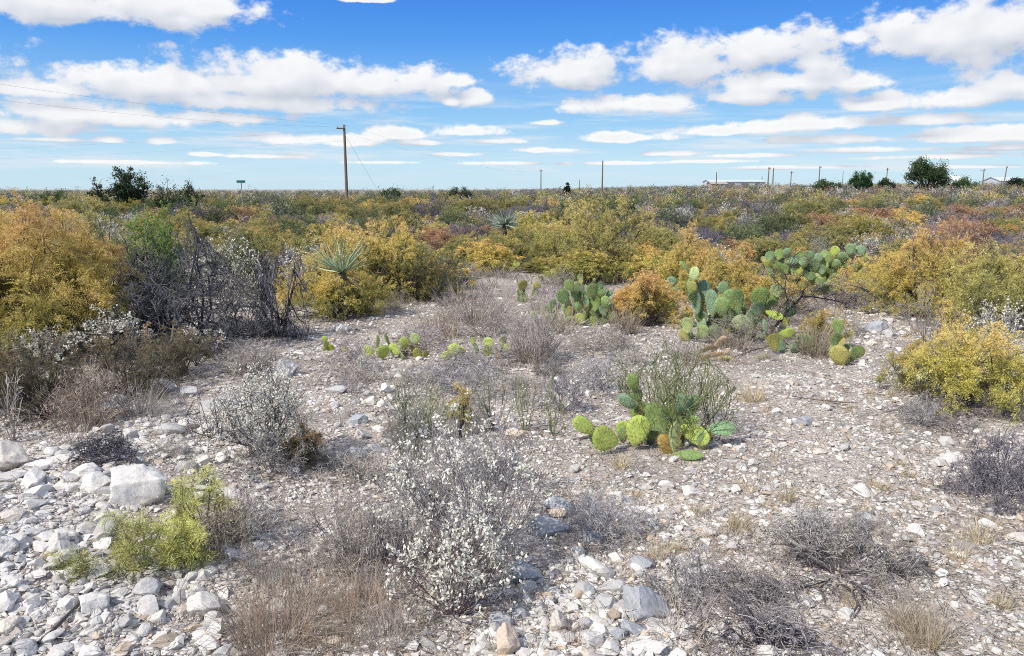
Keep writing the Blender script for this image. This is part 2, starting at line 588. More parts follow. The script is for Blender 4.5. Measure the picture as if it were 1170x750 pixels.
def bush_dead(seed, w, h, col=GREYT, stems=16, lev=(5, 5), wig=0.3, up=0.03, spread=1.2, br=0.009, minr=0.0015, col2=None, extra=(3,), arch=0.03):
    """leafless grey twigs: stout branches plus a fine twig cloud"""
    col = tuple(np.array(col) * 1.35)
    col2 = None if col2 is None else tuple(np.array(col2) * 1.35)
    r = np.random.default_rng(seed)
    out = grow(r, stems, tuple(lev) + tuple(extra), w, h, base_r=br, spread=spread, wig=wig, up=up, k=3, pull=0.4, root=w * 0.12, arch=arch)
    a, b = Geo(), Geo()
    skel_tubes(a, out, np.array(col) * 0.75, minr, r=r, lv=(0, 1))
    skel_tubes(b, out, col2 or col, minr, r=r, lv=range(2, 9), tvar=0.4)
    return a, b, M_TWIG, M_TWIG


def bush_ephedra(seed, w, h, col=(0.13, 0.16, 0.06), stems=50, minr=0.0022, lev=(3, 2)):
    r = np.random.default_rng(seed)
    out = grow(r, stems, lev, w, h, base_r=0.005, spread=0.8, wig=0.13, up=0.12, ang=0.5, ratio=0.6, k=4, root=w * 0.28)
    a, b = Geo(), Geo()
    skel_tubes(a, out, np.array(col) * 0.55, minr, r=r, lv=(0,))
    skel_tubes(b, out, col, minr, r=r, lv=(1, 2, 3), tvar=0.35)
    return a, b, M_TWIG, M_LEAF


def tuft(seed, w, h, n=260, cols=((0.42, 0.36, 0.27), (0.30, 0.24, 0.19)), bw=0.004, droop=0.35):
    r = np.random.default_rng(seed)
    az = r.uniform(0, 2 * math.pi, n)
    tl = np.abs(r.normal(0, 0.55, n))
    D = np.stack([np.cos(az) * np.sin(tl), np.sin(az) * np.sin(tl), np.cos(tl)], 1)
    rr = np.sqrt(r.uniform(0, 1, n)) * w * 0.28
    P = np.stack([np.cos(az) * rr, np.sin(az) * rr, -0.01 + 0 * az], 1)
    c = lerp_cols([(0, cols[1]), (1, cols[0])], r.uniform(0, 1, n))
    g = Geo()
    g.add(*blades(P, D, h * r.uniform(0.5, 1.25, n), bw, droop * r.uniform(0.2, 1.5, n), c, r=r))
    return g


# ---------------------------------------------------------------- objects
def obj(name, me, parent=None, loc=(0, 0, 0), rot=0.0, scale=None):
    o = bpy.data.objects.new(name, me)
    COL.objects.link(o)
    o.location = loc
    if rot:
        o.rotation_euler = (0, 0, rot)
    if scale is not None:
        o.scale = scale
    if parent is not None:
        o.parent = parent
    return o


def tag(o, label=None, cat=None, group=None, kind=None):
    if label:
        o['label'] = label
    if cat:
        o['category'] = cat
    if group:
        o['group'] = group
    if kind:
        o['kind'] = kind
    return o


MESHES = {}


def meshes_of(key, maker, name):
    """the two part meshes (stems, foliage) and a joined one for the far copies"""
    if key not in MESHES:
        a, b, ma, mb = maker()
        MESHES[key] = (a, b, ma, mb, a.mesh(name + '_stems', ma), b.mesh(name + '_foliage', mb), [None])
    return MESHES[key]


def joined_mesh(key, name):
    e = MESHES[key]
    if e[6][0] is None:
        a, b, ma, mb = e[:4]
        V = np.concatenate(a.V + b.V)
        T = np.concatenate(a.T + b.T)
        fa = np.concatenate(a.F)
        fb = np.concatenate(b.F) + a.n
        e[6][0] = mk_mesh(name, V, [fa, fb], T, [ma, mb], False, np.concatenate([np.zeros(len(fa)), np.ones(len(fb))]))
    return e[6][0]


TAKEN = []   # (x, y, radius) of placed plants


def plant(key, maker, name, loc, label, cat, group=None, rot=None, scale=(1, 1, 1), parts=('stems', 'foliage'), single=False, r=0.5):
    meshes_of(key, maker, name)
    rot = rng.uniform(0, 6.28) if rot is None else rot
    if single:
        o = obj(name, joined_mesh(key, name), None, loc, rot, scale)
        tag(o, label, cat, group)
    else:
        o = obj(name, None, None, loc, rot, scale)
        tag(o, label, cat, group)
        obj(parts[0], MESHES[key][4], o)
        obj(parts[1], MESHES[key][5], o)
    TAKEN.append((loc[0], loc[1], r))
    return o


def hero(px, base, top, width, maker, name, label, cat, group=None, parts=('stems', 'foliage'), rot=None, Y=None, fl=None):
    """a plant whose foot, height and width are read off the photograph"""
    g = G(px, base) if Y is None else AT(px, Y)
    m = g[1] / FPX
    ht = max(0.05, float(Pd(px, top, g[1])[2]) - g[2])
    ht = ht if fl is None else fl
    w = width * m
    key = (name, px, base)
    return plant(key, lambda: maker(w, ht), name, g, label, cat, group, rot, parts=parts, r=w * 0.4)


# ================================================================ SETTING
# ground: one sheet, fine near the camera and coarse to the horizon
def axis(lim, n, near, p=3.2):
    t = np.linspace(-1, 1, n)
    return near * t + (lim - near) * np.sign(t) * np.abs(t) ** p


gx = axis(2600, 560, 14, 6.0)
gy = 7 + axis(2600, 560, 14, 6.0)
X, Y = np.meshgrid(gx, gy, indexing='xy')
Vg = np.stack([X.ravel(), Y.ravel(), hgt(X, Y).ravel()], 1)
nx, ny = len(gx), len(gy)
ii = (np.arange(ny - 1)[:, None] * nx + np.arange(nx - 1)[None]).ravel()
Fg = np.stack([ii, ii + 1, ii + nx + 1, ii + nx], 1)
ground = obj('ground', mk_mesh('ground', Vg, Fg, None, [M_GROUND], True))
tag(ground, kind='structure')

# ---------------------------------------------------------------- stones
ICO_V = []
ph = (1 + 5 ** 0.5) / 2
for a, b in ((-1, ph), (1, ph), (-1, -ph), (1, -ph)):
    ICO_V.append((a, b, 0))
for a, b in ((-1, ph), (1, ph), (-1, -ph), (1, -ph)):
    ICO_V.append((0, a, b))
for a, b in ((ph, -1), (ph, 1), (-ph, -1), (-ph, 1)):
    ICO_V.append((a, 0, b))
ICO_V = unit(np.array(ICO_V, float))
ICO_F = np.array([(0, 11, 5), (0, 5, 1), (0, 1, 7), (0, 7, 10), (0, 10, 11), (1, 5, 9), (5, 11, 4), (11, 10, 2), (10, 7, 6), (7, 1, 8),
                  (3, 9, 4), (3, 4, 2), (3, 2, 6), (3, 6, 8), (3, 8, 9), (4, 9, 5), (2, 4, 11), (6, 2, 10), (8, 6, 7), (9, 8, 1)])




def subdivide(V, F):
    V = [tuple(v) for v in V]
    cache, out = {}, []

    def midp(a, b):
        k = (min(a, b), max(a, b))
        if k not in cache:
            m = unit((np.array(V[a]) + np.array(V[b])) / 2)
            cache[k] = len(V)
            V.append(tuple(m))
        return cache[k]
    for a, b, c in F:
        ab, bc, ca = midp(a, b), midp(b, c), midp(c, a)
        out += [(a, ab, ca), (b, bc, ab), (c, ca, bc), (ab, bc, ca)]
    return np.array(V), np.array(out)


ICO2_V, ICO2_F = subdivide(ICO_V, ICO_F)


def chip_shapes(n, r, base, planes, lo, hi):
    """angular stones: spheres cut by random planes"""
    sh = base[None] * r.uniform(0.93, 1.07, (n, len(base), 1))
    for _ in range(planes):
        nn = unit(r.normal(size=(n, 3)))
        d = r.uniform(lo, hi, (n, 1))
        ex = np.maximum(np.einsum('nij,nj->ni', sh, nn) - d, 0)
        sh = sh - ex[..., None] * nn[:, None]
    return sh


def patchy(x, y):
    v = np.sin(1.7 * x + 0.9 * y + 1) * np.sin(2.1 * y - 0.6 * x) + 0.7 * np.sin(3.9 * x - 1.3 * y + 2) * np.sin(3.3 * y + 1.1 * x) + 0.5 * np.sin(8.3 * x + 2.7 * y) * np.sin(7.1 * y - 3.1 * x)
    return v


def stone_cols(n, r):
    k = r.uniform(0, 1, n)
    b = r.uniform(0.68, 1.18, n)[:, None]
    c = np.where((k < 0.55)[:, None], np.array([[0.65, 0.625, 0.59]]), np.array([[0.46, 0.445, 0.43]]))
    c = np.where((k > 0.80)[:, None], np.array([[0.52, 0.43, 0.345]]), c)
    c = np.where((k > 0.95)[:, None], np.array([[0.37, 0.36, 0.36]]), c)
    return c * b


def bank(x, y):
    """how stony a place is: the rubble bank and the stony strips against the bare path"""
    px, py = pxof(x, y)
    d = 0.62 + 0 * px
    d = np.maximum(d, 1.0 * np.exp(-(((px - 60) / 260) ** 2 + ((py - 620) / 170) ** 2)))
    d = np.maximum(d, 1.0 * np.exp(-(((px - 660) / 200) ** 2 + ((py - 720) / 90) ** 2)))
    d = np.maximum(d, 0.9 * np.exp(-(((px - 400) / 190) ** 2 + ((py - 440) / 90) ** 2)))
    d = np.maximum(d, 0.95 * np.exp(-(((px - 1000) / 60) ** 2 + ((py - 375) / 45) ** 2)))
    d = np.where((px > 860) & (py > 640), d * 0.75, d)
    return d


def scatter_stones(n, smed, sig, Dmin, Dmax, seed, embed=0.25, where=None, big=False):
    r = np.random.default_rng(seed)
    D = np.exp(r.uniform(math.log(Dmin), math.log(Dmax), n))
    x = D * r.uniform(-0.80, 0.80, n)
    pt = patchy(x, D)
    bk = bank(x, D)
    keep = r.uniform(0, 1, n) < bk * np.clip(0.95 + 0.5 * pt + 0.5 * (bk - 0.5), 0.2, 1.3)
    if where is not None:
        keep &= where(*pxof(x, D))
    x, D = x[keep], D[keep]
    n = len(x)
    s = 0.5 * (smed + 0.0012 * D) * np.exp(r.normal(0, sig, n))
    bv, bf = (ICO2_V, ICO2_F) if big else (ICO_V, ICO_F)
    nv = len(bv)
    sh = chip_shapes(n, r, bv, 9, 0.36, 0.78) if big else chip_shapes(n, r, bv, 3, 0.35, 0.85) * r.uniform(0.8, 1.2, (n, nv, 1))
    sh = sh * np.stack([r.uniform(0.8, 1.5, n), r.uniform(0.7, 1.1, n), r.uniform(0.35, 0.75, n)], 1)[:, None]
    az, ti = r.uniform(0, 6.28, n), r.normal(0, 0.3, n)
    ca, sa, cb, sb = np.cos(az), np.sin(az), np.cos(ti), np.sin(ti)
    y1 = sh[..., 1] * cb[:, None] - sh[..., 2] * sb[:, None]
    z1 = sh[..., 1] * sb[:, None] + sh[..., 2] * cb[:, None]
    x1 = sh[..., 0]
    V = np.stack([x1 * ca[:, None] - y1 * sa[:, None], x1 * sa[:, None] + y1 * ca[:, None], z1], -1) * s[:, None, None]
    V += np.stack([x, D, hgt(x, D) + s * (embed + r.uniform(-0.4, 0.1, n))], 1)[:, None]
    F = (np.arange(n)[:, None, None] * nv + bf[None]).reshape(-1, 3)
    sc_ = stone_cols(n, r)
    qx, qy = pxof(x, D)
    wh = np.exp(-(((qx - 40) / 270) ** 2 + ((qy - 620) / 150) ** 2)) * 0.9 * (r.uniform(0, 1, n) < 0.85)
    sc_ = sc_ * (1 - wh[:, None]) + np.array([[0.62, 0.60, 0.58]]) * r.uniform(0.55, 1.12, (n, 1)) * wh[:, None]
    T = np.repeat(sc_, nv, axis=0)
    return V.reshape(-1, 3), F, T


g = Geo()
g.add(*scatter_stones(140000, 0.011, 0.5, 2.3, 15, 1))
g.add(*scatter_stones(26000, 0.030, 0.5, 2.3, 19, 2, big=True))
g.add(*scatter_stones(30000, 0.029, 0.55, 2.3, 7.5, 3, 0.3, big=True, where= lambda a, b: ((a < 330 - 0.35 * (b - 480)) & (b > 455)) | ((a > 530) & (a < 780) & (b > 640))))
gravel = obj('gravel', g.mesh('gravel', M_GRAVEL))
tag(gravel, 'loose pale limestone gravel spread over the clearing', 'gravel', kind='stuff')

# bits of dead twig and straw lying between the stones
r = np.random.default_rng(77)
n = 17000
D = np.exp(r.uniform(math.log(2.4), math.log(17), n))
x = D * r.uniform(-0.78, 0.78, n)
P = np.stack([x, D, hgt(x, D) + r.uniform(0.004, 0.03, n)], 1)
az = r.uniform(0, 6.28, n)
dr = unit(np.stack([np.cos(az), np.sin(az), r.normal(0, 0.22, n)], 1))
ln = r.uniform(0.03, 0.16, n)
tw = lerp_cols([(0, (0.09, 0.08, 0.08)), (0.5, (0.22, 0.19, 0.17)), (1, (0.46, 0.41, 0.34))], r.uniform(0, 1, n))
g = Geo()
mid = P + dr * ln[:, None] * 0.5 + r.normal(size=(n, 3)) * 0.006
rad = 0.0011 + 0.00022 * D
g.add(*tubes(P, mid, rad, rad * 0.9, tw))
g.add(*tubes(mid, P + dr * ln[:, None] + r.normal(size=(n, 3)) * 0.008, rad * 0.9, rad * 0.5, tw))
tag(obj('twig_litter', g.mesh('twig_litter', M_TWIG)), 'dead twigs and straw littering the stony ground', 'litter', kind='stuff')

# ---------------------------------------------------------------- single rocks
import bmesh


def rock_mesh(seed, flat=0.6):
    r = np.random.default_rng(500 + seed)
    V, F = ICO2_V, ICO2_F
    for _ in range(3):
        V, F = subdivide(V, F)
    V = V.copy()
    for _ in range(13):
        nn = unit(r.normal(size=3) * np.array([1, 1, 0.8]))
        ex = np.maximum(V @ nn - r.uniform(0.5, 0.86), 0)
        V = V - (ex * 0.97)[:, None] * nn
    from mathutils import noise as mn
    for i in range(len(V)):
        q = Vector(V[i]) * 1.7 + Vector((seed * 3.1, seed * 0.7, 0))
        k = 0.10 * mn.noise(q) + 0.05 * mn.noise(q * 2.7) + 0.03 * abs(mn.noise(q * 6.0)) + 0.012 * mn.noise(q * 15)
        V[i] = V[i] * (1 + k)
    V = V * np.array([1, 0.9, flat])
    me = mk_mesh('rock', V, [F], None, [M_ROCK], True)
    try:
        me.set_sharp_from_angle(angle=math.radians(34))
    except Exception:
        pass
    return me


ROCKS = [rock_mesh(s, f) for s, f in ((1, .5), (2, .7), (3, .4), (4, .85), (5, .55), (6, .62), (7, .45), (8, .75), (9, .38), (10, .6), (12, .5), (13, .7))]
WHITE, CREAM, GREYR, BLUER, TANR = (0.67, 0.645, 0.61), (0.63, 0.575, 0.51), (0.47, 0.465, 0.46), (0.37, 0.39, 0.415), (0.62, 0.51, 0.40)
RK = []


def rock(px, py, w, h, colr, label, v=None, rot=None, tilt=0.0, group=None):
    """rock centred on a pixel with its photo width and height"""
    q = G(px, py + h * 0.35)
    m = q[1] / FPX
    me = ROCKS[rng.integers(len(ROCKS)) if v is None else v]
    o = obj('rock', me, None, (q[0], q[1], q[2] + 0.20 * h * m))
    dims = np.array([max(abs(p[i]) for p in me_bounds(me)) for i in range(3)])
    o.scale = (w * m * 0.56 / dims[0], 0.5 * (w + h) * m * 0.52 / dims[1], h * m * 0.55 / dims[2])
    a = rng.uniform(-0.35, 0.35) if rot is None else rot
    o.rotation_euler = (rng.normal(0, 0.12), tilt + rng.normal(0, 0.1), a)
    o.color = (*colr, 1)
    tag(o, label, 'rock', group)
    RK.append((px, py, w))
    return o


BND = {}


def me_bounds(me):
    if me.name not in BND:
        c = np.zeros(len(me.vertices) * 3, np.float32)
        me.vertices.foreach_get('co', c)
        c = c.reshape(-1, 3)
        BND[me.name] = (c.min(0), c.max(0))
    return BND[me.name]


GR = 'single limestone rocks lying about the clearing'
hero_rocks = [
    (156, 550, 68, 56, WHITE, 'largest pale rock on the left bank beside the bright yellow-green broom', 7),
    (108, 550, 44, 26, WHITE, 'lumpy white rock against the lower left side of the largest bank rock', 1),
    (98, 536, 34, 22, WHITE, 'bluish white rock just above the lumpy rock on the left bank', 4),
    (10, 520, 46, 46, CREAM, 'big pinkish boulder cut off by the left edge of the photo', 3),
    (8, 545, 46, 14, GREYR, 'long tilted grey slab under the pinkish boulder at the left edge', 2),
    (48, 530, 34, 12, WHITE, 'flat pale slab on the crest of the left bank', 2),
    (72, 524, 30, 14, WHITE, 'thin cream slab beside the flat one on the crest of the left bank', 6),
    (18, 586, 26, 22, CREAM, 'orange stained rock low on the left bank beside a dark hollow', 5),
    (58, 612, 44, 14, WHITE, 'long white rock pointing down the left bank', 8),
    (75, 625, 30, 24, GREYR, 'grey rounded rock by the small green sprig on the left bank', 0),
    (107, 686, 36, 32, WHITE, 'upright five sided pale rock below the broom bush', 7),
    (76, 688, 26, 22, WHITE, 'triangular white rock left of the five sided rock', 4),
    (113, 650, 26, 14, WHITE, 'sharp white wedge of rock at the foot of the broom bush', 6),
    (168, 670, 34, 26, GREYR, 'grey pitted rock below the broom bush', 9),
    (233, 688, 44, 34, WHITE, 'broad white rock left of the big tan grass clump', 3),
    (8, 684, 28, 24, WHITE, 'white rock by the left edge above a fallen stick', 1),
    (40, 686, 22, 16, GREYR, 'grey rock between two white rocks low on the left bank', 5),
    (285, 600, 34, 26, BLUER, 'blue grey rounded rock right of the broom bush', 1),
    (302, 614, 22, 14, BLUER, 'small flat blue grey stone under the rounded blue one', 2),
    (268, 632, 36, 18, BLUER, 'flat blue grey rock by the base of the broom bush', 8),
    (298, 622, 26, 12, BLUER, 'thin oval blue grey stone in a group of three right of the broom', 6),
    (325, 420, 38, 26, GREYR, 'rounded grey boulder behind the silvery shrub on the left', 1),
    (175, 440, 44, 22, GREYR, 'pale grey boulder under the brown shrubs on the left', 4),
    (272, 420, 26, 16, GREYR, 'grey rock by the tan grass tuft behind the silvery shrub', 0),
    (152, 378, 18, 12, WHITE, 'white stone under the big golden shrub', 5),
    (598, 652, 46, 36, BLUER, 'large blue grey rock beside the white leaved shrub in front', 3),
    (622, 600, 56, 30, BLUER, 'low blue grey boulder half hidden by the bare grey twigs', 0),
    (640, 575, 36, 22, BLUER, 'shaded blue grey boulder behind the low one in the grey twigs', 1),
    (678, 612, 24, 18, BLUER, 'grey stone inside the bare twig shrub', 7),
    (735, 686, 62, 50, BLUER, 'biggest grey slab lying left of the dark twig mat in front', 0),
    (700, 670, 36, 20, GREYR, 'grey slab end to end with the biggest grey slab', 2),
    (666, 673, 28, 22, GREYR, 'orange bottomed grey stone in the front rubble', 9),
    (690, 687, 32, 22, GREYR, 'two toned grey stone wedged under the biggest slab', 4),
    (731, 641, 26, 18, BLUER, 'flat grey stone above the biggest slab', 6),
    (660, 630, 18, 20, WHITE, 'white stone with a grey tail above the front rubble', 7),
    (704, 636, 18, 12, WHITE, 'round white stone alone on the dark soil', 1),
    (693, 652, 24, 18, GREYR, 'speckled grey stone in the upper front rubble', 5),
    (644, 684, 24, 16, WHITE, 'pale lens shaped stone in the front rubble', 0),
    (637, 708, 24, 32, CREAM, 'upright pinkish rock in the front rubble', 3),
    (660, 688, 14, 14, WHITE, 'small round white stone right of the lens shaped one', 1),
    (580, 728, 32, 50, TANR, 'upright orange and white rock at the bottom of the photo', 3),
    (570, 708, 30, 30, GREYR, 'grey block behind the upright orange rock', 7),
    (592, 700, 22, 18, BLUER, 'bluish stone above the upright orange rock', 4),
    (552, 736, 26, 22, WHITE, 'white rock left of the upright orange rock', 5),
    (674, 728, 34, 26, WHITE, 'bright white block at the bottom of the front rubble', 7),
    (696, 740, 24, 22, WHITE, 'white rock right of the bright white block', 9),
    (674, 746, 24, 14, CREAM, 'cream stone right under the bright white block', 0),
    (742, 738, 44, 18, WHITE, 'long white slab at the bottom right of the front rubble', 2),
    (668, 712, 22, 18, GREYR, 'tan grey stone above the bright white block', 10),
    (706, 722, 28, 16, BLUER, 'dark blue grey stone in the front rubble', 11),
    (722, 715, 36, 18, BLUER, 'dark slab in shadow below the biggest grey slab', 8),
    (790, 735, 22, 20, CREAM, 'pinkish rock inside the dark twig mat in front', 5),
    (818, 722, 26, 16, WHITE, 'white rock lying on the twig mat in front', 4),
    (880, 742, 30, 16, WHITE, 'white rock at the bottom edge under the twig mat', 6),
    (968, 700, 18, 20, WHITE, 'white shard standing in the twig mat by the pale grass', 7),
    (905, 585, 28, 12, WHITE, 'flat white slab on the path above the twig mat', 8),
    (920, 480, 18, 14, BLUER, 'blue grey stone in the middle of the path', 7),
    (1097, 520, 24, 12, WHITE, 'white stone left of the dark grey twig dome', 0),
    (1078, 602, 14, 12, WHITE, 'white stone on the bare soil below the twig dome', 5),
    (1128, 597, 20, 12, WHITE, 'rounded cream stone at the lower right of the path', 1),
    (1160, 612, 26, 12, CREAM, 'flat cream stone by the right edge of the photo', 6),
    (1000, 372, 26, 16, BLUER, 'bluish rock in the stony gap left of the right golden shrub', 4),
    (1017, 380, 16, 12, GREYR, 'grey stone beside the bluish rock in the stony gap', 0),
    (390, 374, 20, 12, WHITE, 'white stone at the foot of the golden yucca shrub', 1),
    (455, 383, 16, 10, WHITE, 'white rock behind the row of yellow cactus pads', 0),
    (552, 418, 16, 10, BLUER, 'bluish wedge of rock in front of the pad row', 6),
    (408, 478, 24, 16, BLUER, 'bluish rock on the stones right of the silvery shrub', 4),
    (405, 518, 26, 18, BLUER, 'grey rock below the stones right of the silvery shrub', 9),
    (428, 512, 20, 14, GREYR, 'grey stone next to the rock right of the silvery shrub', 0),
    (385, 445, 26, 12, GREYR, 'flat grey rock at the right end of the silvery shrub', 2),
    (790, 560, 26, 14, WHITE, 'white stone below the big green cactus', 0),
    (760, 553, 20, 12, WHITE, 'pale stone in front of the big green cactus', 10),
    (20, 478, 24, 12, WHITE, 'white stone under the brown shrub at the left edge', 5),
    (130, 455, 26, 14, WHITE, 'white stone in front of the brown shrubs', 4),
    (195, 490, 34, 18, GREYR, 'grey rock with a white neighbour above the largest bank rock', 9),
    (215, 484, 24, 18, WHITE, 'white rock joined to a grey one above the largest bank rock', 3),
]
for (a, b, w, h, c, lab, v) in hero_rocks:
    rock(a, b, w, h, c, lab, v)

zones = [  # (name of the place, sampler box, count, size range)
    ('on the rubble bank below the broom bush', (0, 640, 260, 748), 40, (13, 36)),
    ('on the rubble bank left of the largest rock', (0, 540, 130, 640), 38, (14, 38)),
    ('in the stones between the silvery shrub and the pad row', (375, 405, 480, 540), 26, (9, 20)),
    ('in the front rubble below the bare grey twigs', (560, 630, 780, 748), 44, (10, 28)),
    ('on the path right of the big green cactus', (840, 430, 1080, 600), 30, (8, 16)),
    ('on the bare soil below the big green cactus', (740, 530, 930, 640), 20, (8, 18)),
    ('on the pale ground in the lower right corner', (980, 590, 1168, 745), 20, (7, 15)),
    ('on the slope above the largest bank rock', (90, 445, 260, 530), 30, (12, 32)),
    ('in the stony gap left of the right golden shrub', (960, 355, 1045, 400), 16, (7, 14)),
]
cols = [('white', WHITE), ('cream', CREAM), ('grey', GREYR), ('tan', TANR)]
for place, (x0, y0, x1, y1), cnt, (s0, s1) in zones:
    for _ in range(cnt):
        for _try in range(30):
            a, b = rng.uniform(x0, x1), rng.uniform(y0, y1)
            w = rng.uniform(0, 1) ** 1.7 * (s1 - s0) + s0
            if all((a - q[0]) ** 2 + (b - q[1]) ** 2 > (0.5 * (w + q[2])) ** 2 * 0.6 for q in RK):
                break
        cn, cc = cols[rng.choice(4, p=[0.66, 0.12, 0.19, 0.03])]
        cc = tuple(np.array(cc) * rng.uniform(0.85, 1.08))
        rock(a, b, w, w * rng.uniform(0.45, 0.8), cc, f'small {cn} limestone rock lying {place}', rot=rng.uniform(0, 6.28), group=f'small {cn} rocks {place}')

# ================================================================ PRICKLY PEARS
PAD_L, PAD_W, PAD_T = 0.20, 0.17, 0.022


def pad_mesh(seed, spiny):
    r = np.random.default_rng(seed)
    nr, na = 7, 26
    p = r.uniform(0.72, 0.95)
    asym = r.uniform(-0.05, 0.05)
    th = np.linspace(0, 2 * math.pi, na, endpoint=False)
    # obovate outline round the pad's middle
    oy = -np.cos(th)
    ox = np.sin(th)
    wy = 0.82 + 0.22 * oy - 0.10 * oy ** 2 + 0.03 * np.sin(3 * th + seed)
    X0 = ox * wy * PAD_W * 0.5 * 1.03
    Y0 = oy * PAD_L * 0.5
    bend = r.uniform(-0.014, 0.014)
    twist = r.uniform(-0.4, 0.4)
    V, C = [], []
    rings = list(np.linspace(0, 1, nr)[1:])

    def shape(xx, yy, zz):
        q = yy / (PAD_L * 0.5)
        zz = zz + bend * (1 - q * q) * 2 - 0.008 * twist * q * xx / (PAD_W * 0.5) * 1.5
        return np.stack([xx + asym * PAD_W * (q + 1) * 0.2, yy + PAD_L * 0.5 - 0.004, zz], -1)

    for side in (1, -1):
        for k in rings:
            t = PAD_T * 0.5 * math.sqrt(max(0, 1 - k ** 2.6)) * side
            V.append(shape(X0 * k, Y0 * k, np.full(na, t)))
        V.append(shape(np.zeros(1), np.zeros(1), np.full(1, PAD_T * 0.5 * side)))
    V = np.concatenate(V)
    m = len(rings)
    blk = m * na + 1
    quads, tris = [], []
    for s in range(2):
        o = s * blk
        c = o + m * na
        for j in range(na):
            j2 = (j + 1) % na
            t = (c, o + j, o + j2)
            tris.append(t if s == 1 else t[::-1])
            for k in range(m - 1):
                q = (o + k * na + j, o + (k + 1) * na + j, o + (k + 1) * na + j2, o + k * na + j2)
                quads.append(q if s == 1 else q[::-1])
    pc = V * np.array([1, 1, 0]) / 0.026
    pc[:, 0] += pc[:, 1] * 0.5
    pc[:, 2] = 0
    nb = len(V)
    Vs, Fs = [V], []
    nq, nt_ = len(quads), len(tris)
    quads = np.array(quads)
    matq = np.zeros(nq)
    if spiny:
        gs = []
        for side in (1, -1):
            for iy in range(1, 9):
                for ix in range(-4, 5):
                    xx = (ix + (0.5 if iy % 2 else 0)) * 0.026 + r.normal(0, 0.002)
                    yy = (iy / 9 - 0.5) * PAD_L + r.normal(0, 0.002)
                    rr = math.hypot(xx / (PAD_W * 0.5), yy / (PAD_L * 0.5))
                    if rr > 0.93:
                        continue
                    b0 = shape(np.array([xx]), np.array([yy]), np.array([PAD_T * 0.5 * math.sqrt(1 - rr ** 2.6) * side]))[0]
                    for _ in range(3):
                        d = unit(np.array([r.normal(0, 0.7) + xx * 4, r.normal(-0.1, 0.7) + yy * 4, side * 1.0]))
                        gs.append((b0, b0 + d * r.uniform(0.012, 0.03)))
            for j in range(0, na):
                b0 = V[(0 if side == 1 else blk) + (m - 1) * na + j]
                d = unit(np.array([X0[j], Y0[j], 0]) * 8 + r.normal(0, 0.45, 3))
                gs.append((b0, b0 + d * r.uniform(0.012, 0.03)))
        A = np.array([q[0] for q in gs])
        B = np.array([q[1] for q in gs])
        tv, tf, _ = tubes(A, B, np.full(len(A), 0.0009), np.full(len(A), 0.0003), (1, 1, 1))
        Vs.append(tv)
        quads = np.concatenate([quads, tf + nb])
        matq = np.concatenate([matq, np.ones(len(tf))])
        pc = np.concatenate([pc, np.zeros((len(tv), 3))])
    me = mk_mesh('pad', np.concatenate(Vs), [quads, np.array(tris)], None, [M_PAD, M_SPINE], True,
                 np.concatenate([matq, np.zeros(nt_)]), {'padco': pc})
    return me


PADS = [pad_mesh(s, True) for s in range(7)]
PG, PB, PY, PD, PO, PP = (0.26, 0.40, 0.14), (0.24, 0.40, 0.24), (0.47, 0.59, 0.14), (0.17, 0.28, 0.11), (0.42, 0.40, 0.12), (0.47, 0.59, 0.29)
PBR = (0.42, 0.29, 0.09)


def pad(root, bx, by, tx, ty, Wpx, col, depth, lean=0.0, yaw=None, mat=None, name='pad'):
    """one pad from its foot pixel to its tip pixel at a depth; lean tips it toward the camera"""
    b = Pd(bx, by, depth)
    t = Pd(tx, ty, depth)
    ax = t - b
    L = np.linalg.norm(ax)
    yv = unit(ax + np.array([0, -1, 0]) * lean * L)
    cam = unit(np.array([0, 0, CAMZ]) - b)
    yaw = rng.normal(0, 0.45) if yaw is None else yaw
    zv = cam - yv * np.dot(cam, yv)
    zv = unit(zv)
    xv = np.cross(yv, zv)
    zv2 = zv * math.cos(yaw) + xv * math.sin(yaw)
    xv2 = np.cross(yv, zv2)
    W = 1.2 * Wpx * depth / FPX / max(0.55, abs(math.cos(yaw)))
    o = obj(name, PADS[rng.integers(len(PADS))], root)
    sx, sy = W / PAD_W, L * math.sqrt(1 + lean * lean) / PAD_L * 1.10
    sz = (sx + sy) * 0.5
    M = Matrix(((xv2[0] * sx, yv[0] * sy, zv2[0] * sz, b[0]), (xv2[1] * sx, yv[1] * sy, zv2[1] * sz, b[1]), (xv2[2] * sx, yv[2] * sy, zv2[2] * sz, b[2]), (0, 0, 0, 1)))
    o.matrix_local = Matrix.Translation(-root.location) @ M
    k = rng.uniform(0.85, 1.15)
    o.color = (col[0] * k, col[1] * k, col[2] * k * rng.uniform(0.8, 1.1), 1)
    return o


